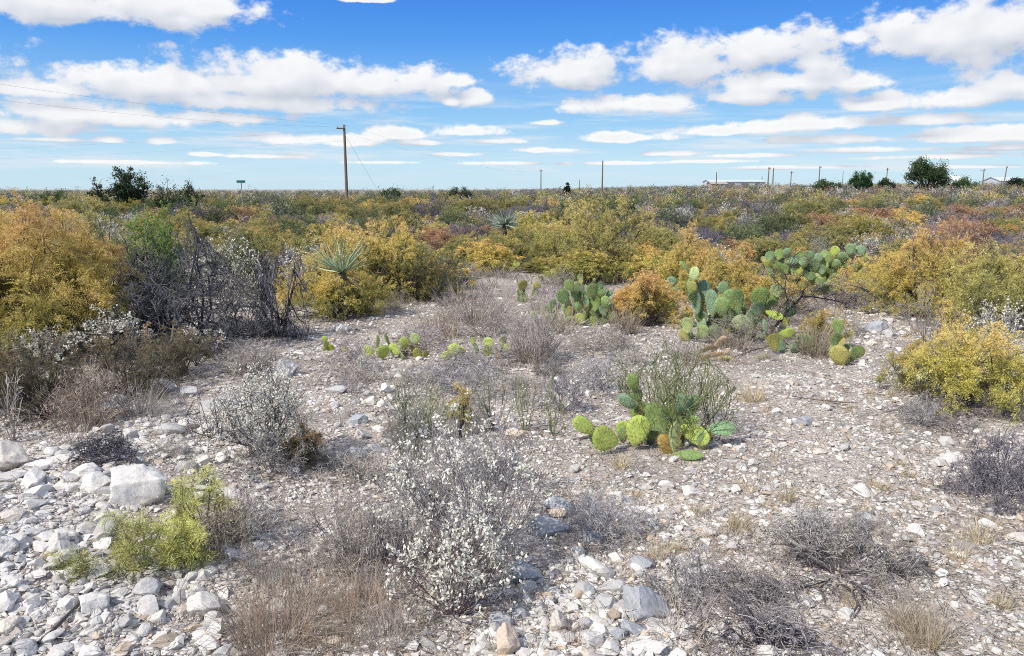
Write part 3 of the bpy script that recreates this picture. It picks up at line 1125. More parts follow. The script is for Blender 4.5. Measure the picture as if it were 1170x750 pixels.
def cactus(px, base, label, pads, zoom, org, group=None, r=0.4, fill=True):
    """pads: (foot x, foot y, tip x, tip y, width, colour, [depth offset, lean]) in the zoomed crop"""
    g0 = G(px, base)
    root = obj('prickly_pear', None, None, g0)
    tag(root, label, 'cactus', group)
    z, (ox, oy) = zoom, org
    for q in pads:
        bx, by, tx, ty, W, c = q[:6]
        dz = q[6] if len(q) > 6 else rng.normal(0, 0.06)
        ln = q[7] if len(q) > 7 else rng.uniform(-0.2, 0.25)
        yw = q[8] if len(q) > 8 else None
        pad(root, ox + bx / z, oy + by / z, ox + tx / z, oy + ty / z, W / z, c, g0[1] + dz, ln, yw)
    if fill:      # older pads lower down that carry the ones above
        for q in pads:
            bx, by, W = ox + q[0] / z, oy + q[1] / z, q[4] / z
            if by < base - W * 0.5 and W > 2.2:
                k = 0
                while by < base - W * 0.25 and k < 4:
                    nx_ = bx + (px - bx) * rng.uniform(0.05, 0.3) + rng.normal(0, 0.25) * W
                    ny_ = min(by + W * rng.uniform(0.9, 1.15), base + 1)
                    pad(root, nx_, ny_, bx, by - W * 0.15, W * rng.uniform(0.75, 1.0), [PD, PG, PB, PO][rng.integers(4)], g0[1] + rng.uniform(0.0, 0.25), rng.uniform(-0.1, 0.15))
                    bx, by = nx_, ny_
                    k += 1
    TAKEN.append((g0[0], g0[1], r))
    return root


def dots(lst, h=1.15, tilt=0.35):
    """pads given as (cx, cy, width, colour): foot below, tip above"""
    o = []
    for cx, cy, W, c in lst:
        a = rng.normal(0, tilt)
        H = W * h
        o.append((cx - math.sin(a) * H * 0.5, cy + math.cos(a) * H * 0.5, cx + math.sin(a) * H * 0.5, cy - math.cos(a) * H * 0.5, W, c))
    return o


cactus(752, 512, 'big green cactus growing out of the thin green stemmed bush on the path', [
    (185, 535, 78, 465, 84, PY, -0.08, 0.1, 0.0), (310, 590, 180, 535, 135, PY, -0.14, 0.3, 0.1), (408, 410, 402, 312, 62, PG, 0.05), (402, 315, 380, 224, 62, PG, 0.05, 0.1, 0.2),
    (395, 405, 328, 335, 64, PB, 0.02), (395, 605, 430, 455, 125, PY, -0.08, 0, 0.15), (330, 560, 350, 480, 90, PY, 0.0, 0, 0.1), (500, 570, 500, 388, 120, PG, 0.02, 0, -0.1), (566, 545, 555, 405, 62, PG, -0.10, 0, 0.5),
    (600, 480, 600, 390, 70, PD, 0.12), (650, 445, 640, 328, 82, PB, 0.1), (702, 430, 716, 335, 66, PB, 0.14), (612, 645, 632, 474, 56, PP, -0.16, 0, 0.6),
    (645, 490, 727, 448, 50, PG, -0.02, 0.5), (640, 500, 770, 560, 100, PY, -0.06, 0.4, 0.0), (760, 628, 756, 535, 58, PG, -0.12, 0, 0.4), (785, 522, 926, 508, 80, PB, -0.04, 0.1),
    (598, 655, 736, 632, 56, PG, -0.22, 0.5), (604, 672, 540, 555, 80, PBR, -0.12, 0, 0.3), (640, 640, 590, 560, 80, PO, 0.0, 0, 0.0), (480, 600, 470, 520, 80, PD, 0.06), (340, 590, 330, 500, 60, PG, -0.02)], 4.686, (640, 380))

cactus(822, 388, 'big clump of green cactus pads left of the black crooked branch', [
    (312, 428, 300, 332, 78, PG, -0.2, 0, 0.1), (388, 420, 380, 292, 80, PG, -0.1), (332, 385, 346, 288, 72, PG, 0), (250, 425, 246, 295, 66, PB, -0.05), (304, 322, 312, 248, 52, PB, 0.1),
    (172, 415, 165, 308, 52, PB, 0), (145, 250, 162, 168, 50, PP, 0.1), (125, 192, 80, 138, 20, PG, 0.1, 0, 0.8), (200, 340, 206, 240, 62, PB, 0.15), (503, 372, 508, 278, 96, PG, 0), (542, 395, 552, 308, 62, PG, 0.1),
    (500, 425, 506, 358, 66, PB, -0.1), (600, 325, 595, 258, 66, PP, 0.1), (540, 402, 612, 428, 42, PY, -0.1, 0.5), (352, 475, 436, 448, 82, PP, -0.25, 0.2), (328, 495, 336, 418, 62, PG, -0.15), (640, 432, 682, 368, 60, PB, 0.05),
    (456, 458, 462, 400, 42, PB, -0.1), (270, 430, 280, 350, 50, PD, 0.05), (420, 440, 412, 350, 44, PD, 0.1), (140, 320, 145, 230, 50, PG, 0.15), (350, 440, 340, 380, 60, PD, 0.0)], 4.6875, (760, 270))
cactus(772, 390, 'cactus with two separate round pads low left of the big clump', [
    (118, 518, 116, 440, 62, PP, -0.1), (206, 545, 205, 480, 56, PG, -0.1), (110, 445, 95, 410, 60, PO, 0.05, 0.6)], 4.6875, (760, 270))
cactus(765, 362, 'cactus with four pads standing inside the orange shrub', [
    (935, 300, 936, 218, 76, PP, 0), (998, 262, 1002, 196, 60, PB, 0.05), (1020, 345, 1022, 262, 46, PB, 0), (872, 275, 868, 225, 42, PB, 0), (976, 390, 975, 330, 50, PG, 0), (1030, 390, 1022, 340, 44, PG, 0)], 5.357, (580, 280))
cactus(900, 404, 'small cactus with lime pads under the foot of the black branch', [
    (540, 530, 530, 452, 26, PB, 0, 0, 0.6), (592, 610, 570, 528, 62, PO, -0.1), (612, 525, 682, 508, 52, PY, -0.05, 0.3), (756, 602, 740, 524, 76, PG, -0.1), (768, 635, 806, 576, 70, PY, -0.16), (694, 628, 686, 568, 52, PB, 0), (740, 650, 735, 600, 50, PD, 0)], 4.6875, (760, 270))
cactus(965, 416, 'low dark green cactus right of the black branch with one raised pad', [
    (925, 532, 915, 445, 52, PG, 0.1), (948, 695, 924, 590, 92, PO, -0.1), (990, 642, 1072, 612, 66, PD, 0), (888, 596, 958, 548, 50, PO, 0.05), (965, 690, 985, 640, 60, PD, -0.1), (930, 600, 945, 535, 46, PO, 0.1), (975, 620, 970, 580, 40, PB, 0.1)], 4.6875, (760, 270))
cC = [(560, 110, 46, PB), (612, 100, 46, PG), (650, 90, 44, PB), (655, 130, 44, PP), (720, 110, 46, PG), (770, 105, 44, PB), (600, 165, 48, PG), (640, 180, 40, PG), (715, 180, 50, PY), (760, 180, 56, PB), (800, 150, 48, PB),
      (835, 180, 44, PB), (870, 150, 46, PG), (905, 80, 46, PY), (910, 150, 46, PB), (940, 110, 44, PB), (990, 70, 50, PB), (985, 105, 40, PP), (1050, 80, 50, PB), (1062, 112, 44, PG), (860, 250, 44, PG), (905, 225, 48, PP), (930, 232, 46, PB),
      (805, 225, 44, PP), (735, 265, 28, PY), (715, 262, 26, PY), (545, 150, 32, PY), (525, 125, 26, PP), (690, 130, 44, PB), (870, 200, 44, PD), (740, 140, 46, PB), (820, 120, 46, PB), (880, 120, 42, PG), (850, 100, 42, PG), (780, 215, 40, PD), (690, 215, 40, PD), (830, 245, 44, PG), (925, 262, 36, PB)]
cactus(935, 338, 'wide dense stand of blue green cactus pads behind the black branch', dots(cC, 1.1), 4.6875, (760, 270), r=1.2)
cD = [(380, 250, 60, PG), (420, 262, 60, PP), (447, 200, 36, PP), (340, 320, 80, PD), (430, 350, 68, PG), (520, 280, 70, PG), (565, 290, 65, PG), (530, 360, 75, PG), (490, 310, 50, PG), (490, 385, 52, PO), (640, 390, 62, PG), (590, 400, 52, PB),
      (620, 300, 36, PB), (570, 242, 32, PB), (445, 450, 54, PY), (440, 500, 66, PY), (380, 402, 44, PO), (530, 215, 18, PP), (600, 345, 50, PG), (460, 300, 44, PB), (365, 350, 40, PD), (645, 440, 46, PD)]
cactus(668, 372, 'cactus clump with a yellow fallen pad left of the small orange shrub', dots(cD, 1.15, 0.3), 5.357, (580, 280))
cactus(622, 372, 'few thin cactus pads in dry grass left of the middle clump', dots([(165, 435, 36, PG), (275, 365, 42, PB), (250, 390, 36, PG), (215, 430, 30, PO), (310, 390, 26, PD)], 1.4, 0.3), 5.357, (580, 280))
cactus(602, 346, 'small cactus of four pads in grey grass left of the middle clump', dots([(92, 248, 54, PO), (178, 252, 46, PO), (100, 318, 46, PP), (165, 292, 26, PY), (140, 330, 22, PD), (80, 290, 26, PG)], 1.1, 0.3), 5.357, (580, 280))
cactus(586, 312, 'tiny cactus with one lime pad above the grey grass', dots([(55, 122, 40, PY), (20, 152, 30, PY), (38, 150, 22, PO)], 1.0, 0.4), 5.357, (580, 280))
cactus(628, 318, 'tiny yellow cactus behind the middle clump', dots([(240, 180, 36, PY), (275, 165, 32, PP), (265, 185, 28, PO)], 1.0, 0.4), 5.357, (580, 280))
cactus(452, 410, 'longest cactus in the row of low yellow pads', [
    (292, 285, 292, 220, 66, PY, 0), (378, 290, 372, 222, 74, PY, -0.05), (470, 262, 415, 222, 56, PY, 0), (500, 240, 494, 172, 56, PY, 0.05), (540, 205, 572, 160, 62, PP, 0.05), (590, 300, 560, 238, 52, PO, 0), (345, 228, 345, 165, 22, PP, 0.1, 0, 0.6),
    (408, 210, 388, 158, 18, PG, 0.1, 0, 0.6), (610, 285, 622, 250, 30, PO, 0)], 4.875, (360, 350))
cactus(515, 412, 'three touching lime cactus pads in the middle of the low row', [(755, 300, 712, 262, 52, PY, 0), (782, 280, 772, 214, 66, PY, -0.04), (812, 285, 820, 230, 46, PY, 0.04), (765, 318, 782, 288, 28, PO, 0)], 4.875, (360, 350))
cactus(562, 410, 'rightmost cactus of the low row with tall narrow pads', [(968, 238, 962, 178, 58, PY, 0.03), (962, 275, 955, 222, 42, PY, -0.02), (1055, 215, 1050, 170, 36, PY, 0.03), (1070, 275, 1064, 212, 32, PY, 0), (1000, 285, 1032, 258, 40, PBR, 0), (880, 208, 880, 175, 28, PY, 0)], 4.875, (360, 350))
cactus(376, 402, 'leftmost tiny cactus of the low row, a stack of small pads', dots([(85, 235, 38, PY), (60, 215, 30, PY), (55, 185, 32, PY), (165, 240, 28, PO)], 1.1, 0.3), 4.875, (360, 350))
cactus(312, 262, 'far cactus pads among silver shrubs right of the green bush', dots([(680, 262, 26, PP), (655, 280, 22, PP), (700, 285, 20, PB), (640, 300, 20, PP)], 1.15), 2.885, (0, 180))
cactus(308, 240, 'distant pair of pale cactus pads in the scrub left of the yuccas', dots([(898, 230, 20, PP), (852, 228, 18, PP), (880, 242, 16, PB)], 1.15), 2.885, (0, 180))
cactus(515, 268, 'distant cactus pads behind the deep gold shrub', dots([(402, 238, 20, PP), (335, 262, 18, PP), (385, 190, 16, PY), (315, 205, 16, PY), (345, 200, 14, PY)], 1.15), 2.885, (380, 180))

# withered pads lying by the cactus
g0 = G(815, 404)
for i, (bx, by, tx, ty, W) in enumerate([(250, 620, 340, 540, 70), (175, 630, 260, 590, 40), (180, 650, 300, 620, 40), (190, 665, 240, 640, 40), (270, 590, 310, 535, 50), (300, 640, 340, 600, 40)]):
    root = obj('fallen_pad', None, None, G(760 + bx / 4.6875, 270 + by / 4.6875 + 3))
    tag(root, ['largest withered brown pad propped on the heap below the cactus clump', 'thin curled brown pad at the top left of the heap', 'long flat brown pad across the bottom of the heap', 'dark brown pad at the left end of the heap',
               'pink brown pad leaning at the back of the heap', 'pale withered pad at the right of the heap'][i], 'cactus pad', 'withered pads heaped below the cactus clump')
    o = pad(root, 760 + bx / 4.6875, 270 + by / 4.6875, 760 + tx / 4.6875, 270 + ty / 4.6875, 0.62 * W / 4.6875, (0.3, 0.2, 0.14), float(root.location[1]) - 0.03, 0.3, rng.uniform(-1.0, 1.0), name='skin')
    o.material_slots[0].link = 'OBJECT'
    o.material_slots[0].material = M_DEADPAD2 if i in (0, 4, 5) else M_DEADPAD
for (bx, by, tx, ty, W, lab) in [(268, 660, 345, 652, 42, 'fallen yellow pad lying at the right foot of the withered heap'), (480, 645, 545, 640, 38, 'fallen yellow pad lying alone right of the withered heap')]:
    root = obj('fallen_pad', None, None, G(760 + bx / 4.6875, 270 + by / 4.6875))
    tag(root, lab, 'cactus pad')
    pad(root, 760 + bx / 4.6875, 270 + by / 4.6875, 760 + tx / 4.6875, 270 + ty / 4.6875, W / 4.6875, (0.5, 0.48, 0.2), float(root.location[1]), 0.6, 0.0, name='skin')

# ================================================================ YUCCAS
def yucca(px, base, ctr, leaf_px, label, seed, col=(0.17, 0.22, 0.15), n=95, flat=0.0, rad=0.5):
    r = np.random.default_rng(seed)
    g0 = G(px, base)
    m = g0[1] / FPX
    hz = float(Pd(px, ctr, g0[1])[2]) - g0[2]
    L = leaf_px * m
    root = obj('yucca', None, None, g0)
    tag(root, label, 'yucca', 'yuccas rising from the scrub')
    # trunk
    ks = np.linspace(-0.05, hz, 7)
    pts = np.stack([0.02 * np.sin(ks * 4), 0.02 * np.cos(ks * 3), ks], 1)
    t = Geo()
    t.add(*tubes(pts[:-1], pts[1:], np.full(6, 0.07), np.full(6, 0.065), (0.13, 0.10, 0.08), 8))
    obj('trunk', t.mesh('yucca_trunk', M_TWIG, True), root)
    # live blades: stiff, straight
    az = r.uniform(0, 6.28, n)
    el = np.arcsin(r.uniform(-0.25 + flat, 0.99, n))
    D = np.stack([np.cos(az) * np.cos(el), np.sin(az) * np.cos(el), np.sin(el)], 1)
    P = np.array([[0, 0, hz]]) + D * 0.03
    c = np.array(col)[None] * r.uniform(0.7, 1.35, (n, 1)) * np.array([[1, 1, 1]])
    gl = Geo()
    gl.add(*blades(P, D, L * r.uniform(0.75, 1.1, n), 0.022 + 0.0008 * g0[1], 0.03 * r.uniform(0, 1, n), c, 4, r))
    obj('blades', gl.mesh('yucca_blades', M_YUC), root)
    # dead skirt
    k = n // 2
    az = r.uniform(0, 6.28, k)
    el = np.arcsin(r.uniform(-0.95, -0.2, k))
    D = np.stack([np.cos(az) * np.cos(el), np.sin(az) * np.cos(el), np.sin(el)], 1)
    gd = Geo()
    gd.add(*blades(np.array([[0, 0, hz * 0.97]]) + D * 0.05, D, L * 0.75 * r.uniform(0.5, 1, k), 0.022, 0.3, np.array([[0.38, 0.30, 0.21]]) * r.uniform(0.6, 1.2, (k, 1)), 3, r))
    obj('dead_blades', gd.mesh('yucca_skirt', M_GRASS), root)
    TAKEN.append((g0[0], g0[1], rad))


yucca(393, 366, 312, 50, 'nearest yucca with long pale blades in the golden shrub on the left', 5, (0.33, 0.41, 0.25), 72, 0.55)
yucca(577, 296, 257, 21, 'round headed yucca on a short stem in the middle of the scrub', 6, (0.30, 0.37, 0.29), 120, rad=1.7)
yucca(645, 262, 240, 14, 'small dark green yucca behind the big golden shrub in the middle', 7, (0.13, 0.20, 0.12), 120, rad=1.5)
yucca(1086, 252, 232, 12, 'tiny far yucca in the scrub on the right', 8, (0.2, 0.24, 0.16), 90, rad=1.2)

# ================================================================ SHRUBS READ OFF THE PHOTO
GG, GS, GD, GB, GT = 'golden feathery shrubs around the clearing', 'silver leaved shrubs around the clearing', 'bare grey twig shrubs around the clearing', 'leafy green and brown shrubs around the clearing', 'dry grass tufts around the clearing'
F = bush_fern
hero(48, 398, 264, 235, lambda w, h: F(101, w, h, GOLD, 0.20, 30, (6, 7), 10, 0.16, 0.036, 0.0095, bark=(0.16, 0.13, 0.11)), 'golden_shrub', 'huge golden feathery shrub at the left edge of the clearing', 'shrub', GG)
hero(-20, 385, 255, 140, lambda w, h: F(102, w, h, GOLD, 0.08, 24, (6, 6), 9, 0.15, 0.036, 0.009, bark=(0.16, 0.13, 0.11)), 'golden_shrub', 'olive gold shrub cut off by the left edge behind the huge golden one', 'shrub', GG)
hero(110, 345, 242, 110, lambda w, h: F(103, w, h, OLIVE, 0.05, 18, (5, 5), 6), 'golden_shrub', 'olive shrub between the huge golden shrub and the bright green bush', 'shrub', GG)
hero(180, 378, 250, 72, lambda w, h: bush_small(104, w, h, BRIGHT, 20, (5, 5), 20, 0.034, 0.021, lo=0.3, spread=0.7), 'green_bush', 'bright green leafy bush behind the crooked dark thicket', 'shrub', GB)
# crooked dark thicket
hero(228, 392, 288, 215, lambda w, h: bush_dead(105, w, h, (0.075, 0.073, 0.080), 15, (6, 6), 0.6, 0.02, 1.15, 0.034, 0.003, (0.095, 0.094, 0.10), (5,), 0.05), 'dead_shrub', 'big dark thicket of crooked bare branches in the left of the clearing', 'shrub', GD)
hero(165, 385, 292, 120, lambda w, h: bush_dead(106, w, h, (0.075, 0.07, 0.085), 12, (6, 5), 0.6, 0.02, 1.1, 0.03, 0.003, (0.095, 0.094, 0.10), (4,), 0.05), 'dead_shrub', 'bare grey branches joining the crooked thicket to the huge golden shrub', 'shrub', GD)
hero(315, 385, 300, 90, lambda w, h: bush_dead(107, w, h, (0.07, 0.066, 0.078), 11, (6, 5), 0.6, 0.0, 1.2, 0.028, 0.003, (0.115, 0.113, 0.118), (3,), 0.07), 'dead_shrub', 'arching bare branches at the right end of the crooked thicket', 'shrub', GD)
S = bush_small
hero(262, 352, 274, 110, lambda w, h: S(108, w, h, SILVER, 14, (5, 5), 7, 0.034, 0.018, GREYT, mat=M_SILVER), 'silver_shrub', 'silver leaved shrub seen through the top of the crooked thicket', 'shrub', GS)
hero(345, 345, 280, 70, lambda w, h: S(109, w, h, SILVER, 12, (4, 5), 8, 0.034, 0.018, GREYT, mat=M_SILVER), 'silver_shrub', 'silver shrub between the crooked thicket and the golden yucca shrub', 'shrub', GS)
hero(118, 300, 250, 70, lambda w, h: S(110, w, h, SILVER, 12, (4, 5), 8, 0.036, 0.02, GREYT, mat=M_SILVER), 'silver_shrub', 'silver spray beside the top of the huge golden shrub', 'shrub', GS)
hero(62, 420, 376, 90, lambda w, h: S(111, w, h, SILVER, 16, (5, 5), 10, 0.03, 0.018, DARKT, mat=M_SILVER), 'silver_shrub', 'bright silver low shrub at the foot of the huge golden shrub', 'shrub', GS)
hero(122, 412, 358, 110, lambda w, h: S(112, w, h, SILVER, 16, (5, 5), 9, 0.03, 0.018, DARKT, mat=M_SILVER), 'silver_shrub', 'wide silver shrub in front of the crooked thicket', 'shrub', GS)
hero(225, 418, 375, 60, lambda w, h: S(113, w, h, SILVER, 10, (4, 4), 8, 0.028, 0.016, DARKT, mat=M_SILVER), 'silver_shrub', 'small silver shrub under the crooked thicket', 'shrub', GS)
# golden yucca shrub and rusty / green neighbours
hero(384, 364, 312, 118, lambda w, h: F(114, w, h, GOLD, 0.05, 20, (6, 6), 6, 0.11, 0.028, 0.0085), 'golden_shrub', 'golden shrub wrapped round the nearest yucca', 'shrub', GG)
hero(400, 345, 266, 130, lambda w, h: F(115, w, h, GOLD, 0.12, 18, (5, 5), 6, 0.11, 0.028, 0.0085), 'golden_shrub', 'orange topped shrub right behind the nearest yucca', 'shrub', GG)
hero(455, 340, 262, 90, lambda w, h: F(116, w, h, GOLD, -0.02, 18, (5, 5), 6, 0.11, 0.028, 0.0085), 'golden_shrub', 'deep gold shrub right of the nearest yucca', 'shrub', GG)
hero(490, 345, 280, 105, lambda w, h: S(117, w, h, GREEN, 18, (5, 5), 14, 0.026, 0.011, DARKT), 'green_bush', 'dark green bush right of the deep gold shrub', 'shrub', GB)
hero(320, 318, 268, 110, lambda w, h: F(118, w, h, GOLD, 0.0, 16, (5, 5), 6), 'golden_shrub', 'low gold shrub behind the silver one left of the nearest yucca', 'shrub', GG)
# middle golden
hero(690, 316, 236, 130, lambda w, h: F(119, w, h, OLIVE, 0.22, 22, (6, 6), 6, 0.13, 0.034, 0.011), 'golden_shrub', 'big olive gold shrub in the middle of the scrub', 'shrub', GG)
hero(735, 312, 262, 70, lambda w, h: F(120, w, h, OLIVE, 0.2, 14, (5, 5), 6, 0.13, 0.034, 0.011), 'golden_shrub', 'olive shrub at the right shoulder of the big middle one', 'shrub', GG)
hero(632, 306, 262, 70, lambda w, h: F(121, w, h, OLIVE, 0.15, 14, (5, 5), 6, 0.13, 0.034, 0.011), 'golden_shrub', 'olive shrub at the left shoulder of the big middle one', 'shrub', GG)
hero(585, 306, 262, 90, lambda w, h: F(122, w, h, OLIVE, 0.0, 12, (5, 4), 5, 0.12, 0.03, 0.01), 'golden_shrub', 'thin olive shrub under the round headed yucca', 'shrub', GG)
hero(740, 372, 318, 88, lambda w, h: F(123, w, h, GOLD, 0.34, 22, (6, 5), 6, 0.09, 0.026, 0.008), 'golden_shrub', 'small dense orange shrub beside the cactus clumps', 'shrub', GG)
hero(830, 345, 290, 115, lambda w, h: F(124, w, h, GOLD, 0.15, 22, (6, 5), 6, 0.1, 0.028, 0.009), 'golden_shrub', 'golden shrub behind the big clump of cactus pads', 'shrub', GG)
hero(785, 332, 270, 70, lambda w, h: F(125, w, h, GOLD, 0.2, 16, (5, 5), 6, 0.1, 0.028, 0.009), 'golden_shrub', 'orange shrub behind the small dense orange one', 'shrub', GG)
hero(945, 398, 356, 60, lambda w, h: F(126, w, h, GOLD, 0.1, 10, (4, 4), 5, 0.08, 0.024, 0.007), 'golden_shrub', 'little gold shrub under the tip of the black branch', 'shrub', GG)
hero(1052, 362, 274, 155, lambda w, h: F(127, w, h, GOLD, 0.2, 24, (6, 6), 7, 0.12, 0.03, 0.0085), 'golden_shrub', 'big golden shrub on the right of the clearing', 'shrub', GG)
hero(935, 322, 268, 34, lambda w, h: S(194, w, h, [(0, (0.2, 0.24, 0.16)), (1, (0.5, 0.55, 0.4))], 12, (5, 4), 8, 0.03, 0.014, GREYT), 'green_bush', 'pale grey green bush rising behind the wide blue green cactus stand', 'shrub', GB)
hero(1000, 345, 300, 70, lambda w, h: F(128, w, h, GOLD, 0.1, 16, (5, 5), 6, 0.11, 0.03, 0.0085), 'golden_shrub', 'low golden shrub between the blue green cactus stand and the big right one', 'shrub', GG)
hero(1145, 380, 295, 120, lambda w, h: F(129, w, h, OLIVE, 0.02, 20, (6, 5), 7, 0.11, 0.03, 0.0085), 'golden_shrub', 'olive green shrub at the right edge beside the big golden one', 'shrub', GG)
hero(1090, 350, 262, 120, lambda w, h: F(130, w, h, RUST, 0.15, 16, (5, 5), 6, 0.12, 0.03, 0.0085), 'golden_shrub', 'rusty shrub behind the big golden one on the right', 'shrub', GG)
hero(1110, 466, 376, 170, lambda w, h: F(131, w, h, LIME, 0.2, 18, (6, 5), 6, 0.085, 0.024, 0.0065, zgrad=0.7), 'golden_shrub', 'yellow green shrub in front on the right edge of the path', 'shrub', GG)
hero(1050, 452, 392, 90, lambda w, h: F(132, w, h, GOLD, 0.05, 10, (5, 4), 5, 0.08, 0.022, 0.006), 'golden_shrub', 'gold tinged sprays at the left end of the front yellow green shrub', 'shrub', GG)
hero(1128, 452, 354, 105, lambda w, h: S(133, w, h, SILVER, 16, (5, 5), 9, 0.022, 0.012, GREYT, mat=M_SILVER, bias=0.2), 'silver_shrub', 'silver tips rising behind the front yellow green shrub', 'shrub', GS)
hero(1060, 402, 345, 80, lambda w, h: bush_dead(134, w, h, (0.2, 0.185, 0.18), 12, (4, 4)), 'dead_shrub', 'bare pale twigs under the big golden shrub on the right', 'shrub', GD)
# front: twigs, silver, stems
hero(1142, 566, 490, 125, lambda w, h: bush_dead(135, w, h, (0.13, 0.12, 0.135), 26, (6, 6), 0.35, 0.0, 1.35, 0.006, 0.0013, (0.165, 0.155, 0.175), (3,)), 'dead_shrub', 'dense dark grey twig dome at the right edge of the path', 'shrub', GD, fl=0.36)
hero(1085, 478, 445, 130, lambda w, h: bush_dead(136, w, h, (0.2, 0.18, 0.18), 20, (5, 5), 0.35, -0.03, 1.5, 0.005, 0.0014), 'dead_shrub', 'flat grey twigs under the front yellow green shrub', 'shrub', GD, fl=0.12)
hero(762, 500, 394, 165, lambda w, h: bush_ephedra(137, w, h, (0.24, 0.28, 0.12), 52, 0.0019, (4, 3)), 'stem_bush', 'thin green stemmed bush growing with the big green cactus', 'shrub', GB, ('stems', 'green_sprays'))
hero(815, 502, 425, 60, lambda w, h: bush_ephedra(138, w, h, (0.10, 0.11, 0.06), 9, 0.0018, (3,)), 'stem_bush', 'few leaning dark stems right of the big green cactus', 'shrub', GB, ('stems', 'green_sprays'))
for (px, b, t, w, n, lab) in [(487, 500, 440, 90, 26, 'thin green stems beside the narrow orange sprig in the middle'), (565, 492, 420, 60, 12, 'thin green stems in the middle above the white leaved shrub'),
                              (600, 492, 425, 40, 9, 'three upright green stems right of the middle ones'), (632, 498, 430, 45, 10, 'green stems left of the big cactus across the gravel'), (460, 478, 435, 50, 12, 'faint green stems above the white leaved shrub on its left')]:
    hero(px, b, t, w, lambda w_, h_, n=n, px=px: bush_ephedra(int(px), w_, h_, (0.30, 0.34, 0.17), n, 0.0015, (3, 2)), 'stem_bush', lab, 'shrub', GB, ('stems', 'green_sprays'))
hero(526, 500, 440, 32, lambda w, h: F(139, w, h, GOLD, 0.12, 7, (4, 3), 4, 0.05, 0.016, 0.004, spread=0.4), 'golden_shrub', 'narrow orange sprig among the green stems in the middle', 'shrub', GG)
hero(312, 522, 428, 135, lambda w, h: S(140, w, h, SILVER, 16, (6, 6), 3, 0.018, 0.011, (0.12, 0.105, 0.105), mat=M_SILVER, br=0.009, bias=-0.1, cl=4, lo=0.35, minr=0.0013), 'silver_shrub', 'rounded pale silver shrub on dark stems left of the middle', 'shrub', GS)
hero(250, 500, 452, 80, lambda w, h: bush_dead(141, w, h, (0.12, 0.11, 0.115), 8, (4, 4), 0.2, 0.0, 1.3, 0.007, 0.0015), 'dead_shrub', 'bare dark twigs leaning left out of the pale silver shrub', 'shrub', GD)
hero(345, 530, 492, 56, lambda w, h: F(142, w, h, BROWN, 0.2, 12, (4, 4), 5, 0.04, 0.013, 0.004), 'golden_shrub', 'low dark olive shrub at the right foot of the pale silver shrub', 'shrub', GG)
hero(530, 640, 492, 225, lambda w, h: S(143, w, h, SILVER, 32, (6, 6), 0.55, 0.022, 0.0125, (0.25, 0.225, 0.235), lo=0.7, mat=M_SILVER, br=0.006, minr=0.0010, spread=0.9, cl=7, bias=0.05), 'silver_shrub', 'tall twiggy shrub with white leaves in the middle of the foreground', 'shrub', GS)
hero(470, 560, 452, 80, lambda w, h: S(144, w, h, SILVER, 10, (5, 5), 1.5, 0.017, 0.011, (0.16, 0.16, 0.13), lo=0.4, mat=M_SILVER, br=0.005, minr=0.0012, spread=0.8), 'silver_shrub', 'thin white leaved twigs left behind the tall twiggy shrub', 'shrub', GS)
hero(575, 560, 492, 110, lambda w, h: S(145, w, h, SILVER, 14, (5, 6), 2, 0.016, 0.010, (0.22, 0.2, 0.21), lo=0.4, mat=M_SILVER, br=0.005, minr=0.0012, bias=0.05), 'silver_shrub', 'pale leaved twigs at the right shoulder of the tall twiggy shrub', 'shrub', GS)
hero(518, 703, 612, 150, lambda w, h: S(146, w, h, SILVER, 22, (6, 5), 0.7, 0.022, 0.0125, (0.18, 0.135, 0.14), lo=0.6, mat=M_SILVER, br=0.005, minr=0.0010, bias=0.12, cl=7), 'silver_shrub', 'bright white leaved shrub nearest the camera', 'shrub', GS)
hero(495, 600, 545, 60, lambda w, h: S(147, w, h, GREEN, 14, (5, 4), 6, 0.02, 0.004, DARKT, minr=0.001), 'green_bush', 'dark green tuft inside the tall twiggy shrub', 'shrub', GB)
hero(690, 612, 545, 125, lambda w, h: bush_dead(148, w, h, (0.19, 0.18, 0.19), 22, (5, 5), 0.3, 0.02, 1.2, 0.004, 0.0008, (0.27, 0.26, 0.27), (3,)), 'dead_shrub', 'bare fine grey twig shrub over the blue grey boulders', 'shrub', GD, fl=0.27)
hero(400, 650, 560, 130, lambda w, h: bush_dead(149, w, h, (0.18, 0.16, 0.16), 12, (5, 4), 0.3, 0.02, 1.1, 0.004, 0.0008, (0.30, 0.27, 0.26), (2,)), 'dead_shrub', 'thin bare twigs behind the big tan grass clump', 'shrub', GD)
hero(455, 655, 575, 90, lambda w, h: bush_dead(150, w, h, (0.17, 0.155, 0.16), 18, (5, 5), 0.3, 0.02, 1.0, 0.004, 0.0008, (0.29, 0.265, 0.265), (2,)), 'dead_shrub', 'grey twigs filling the left side of the tall twiggy shrub', 'shrub', GD)
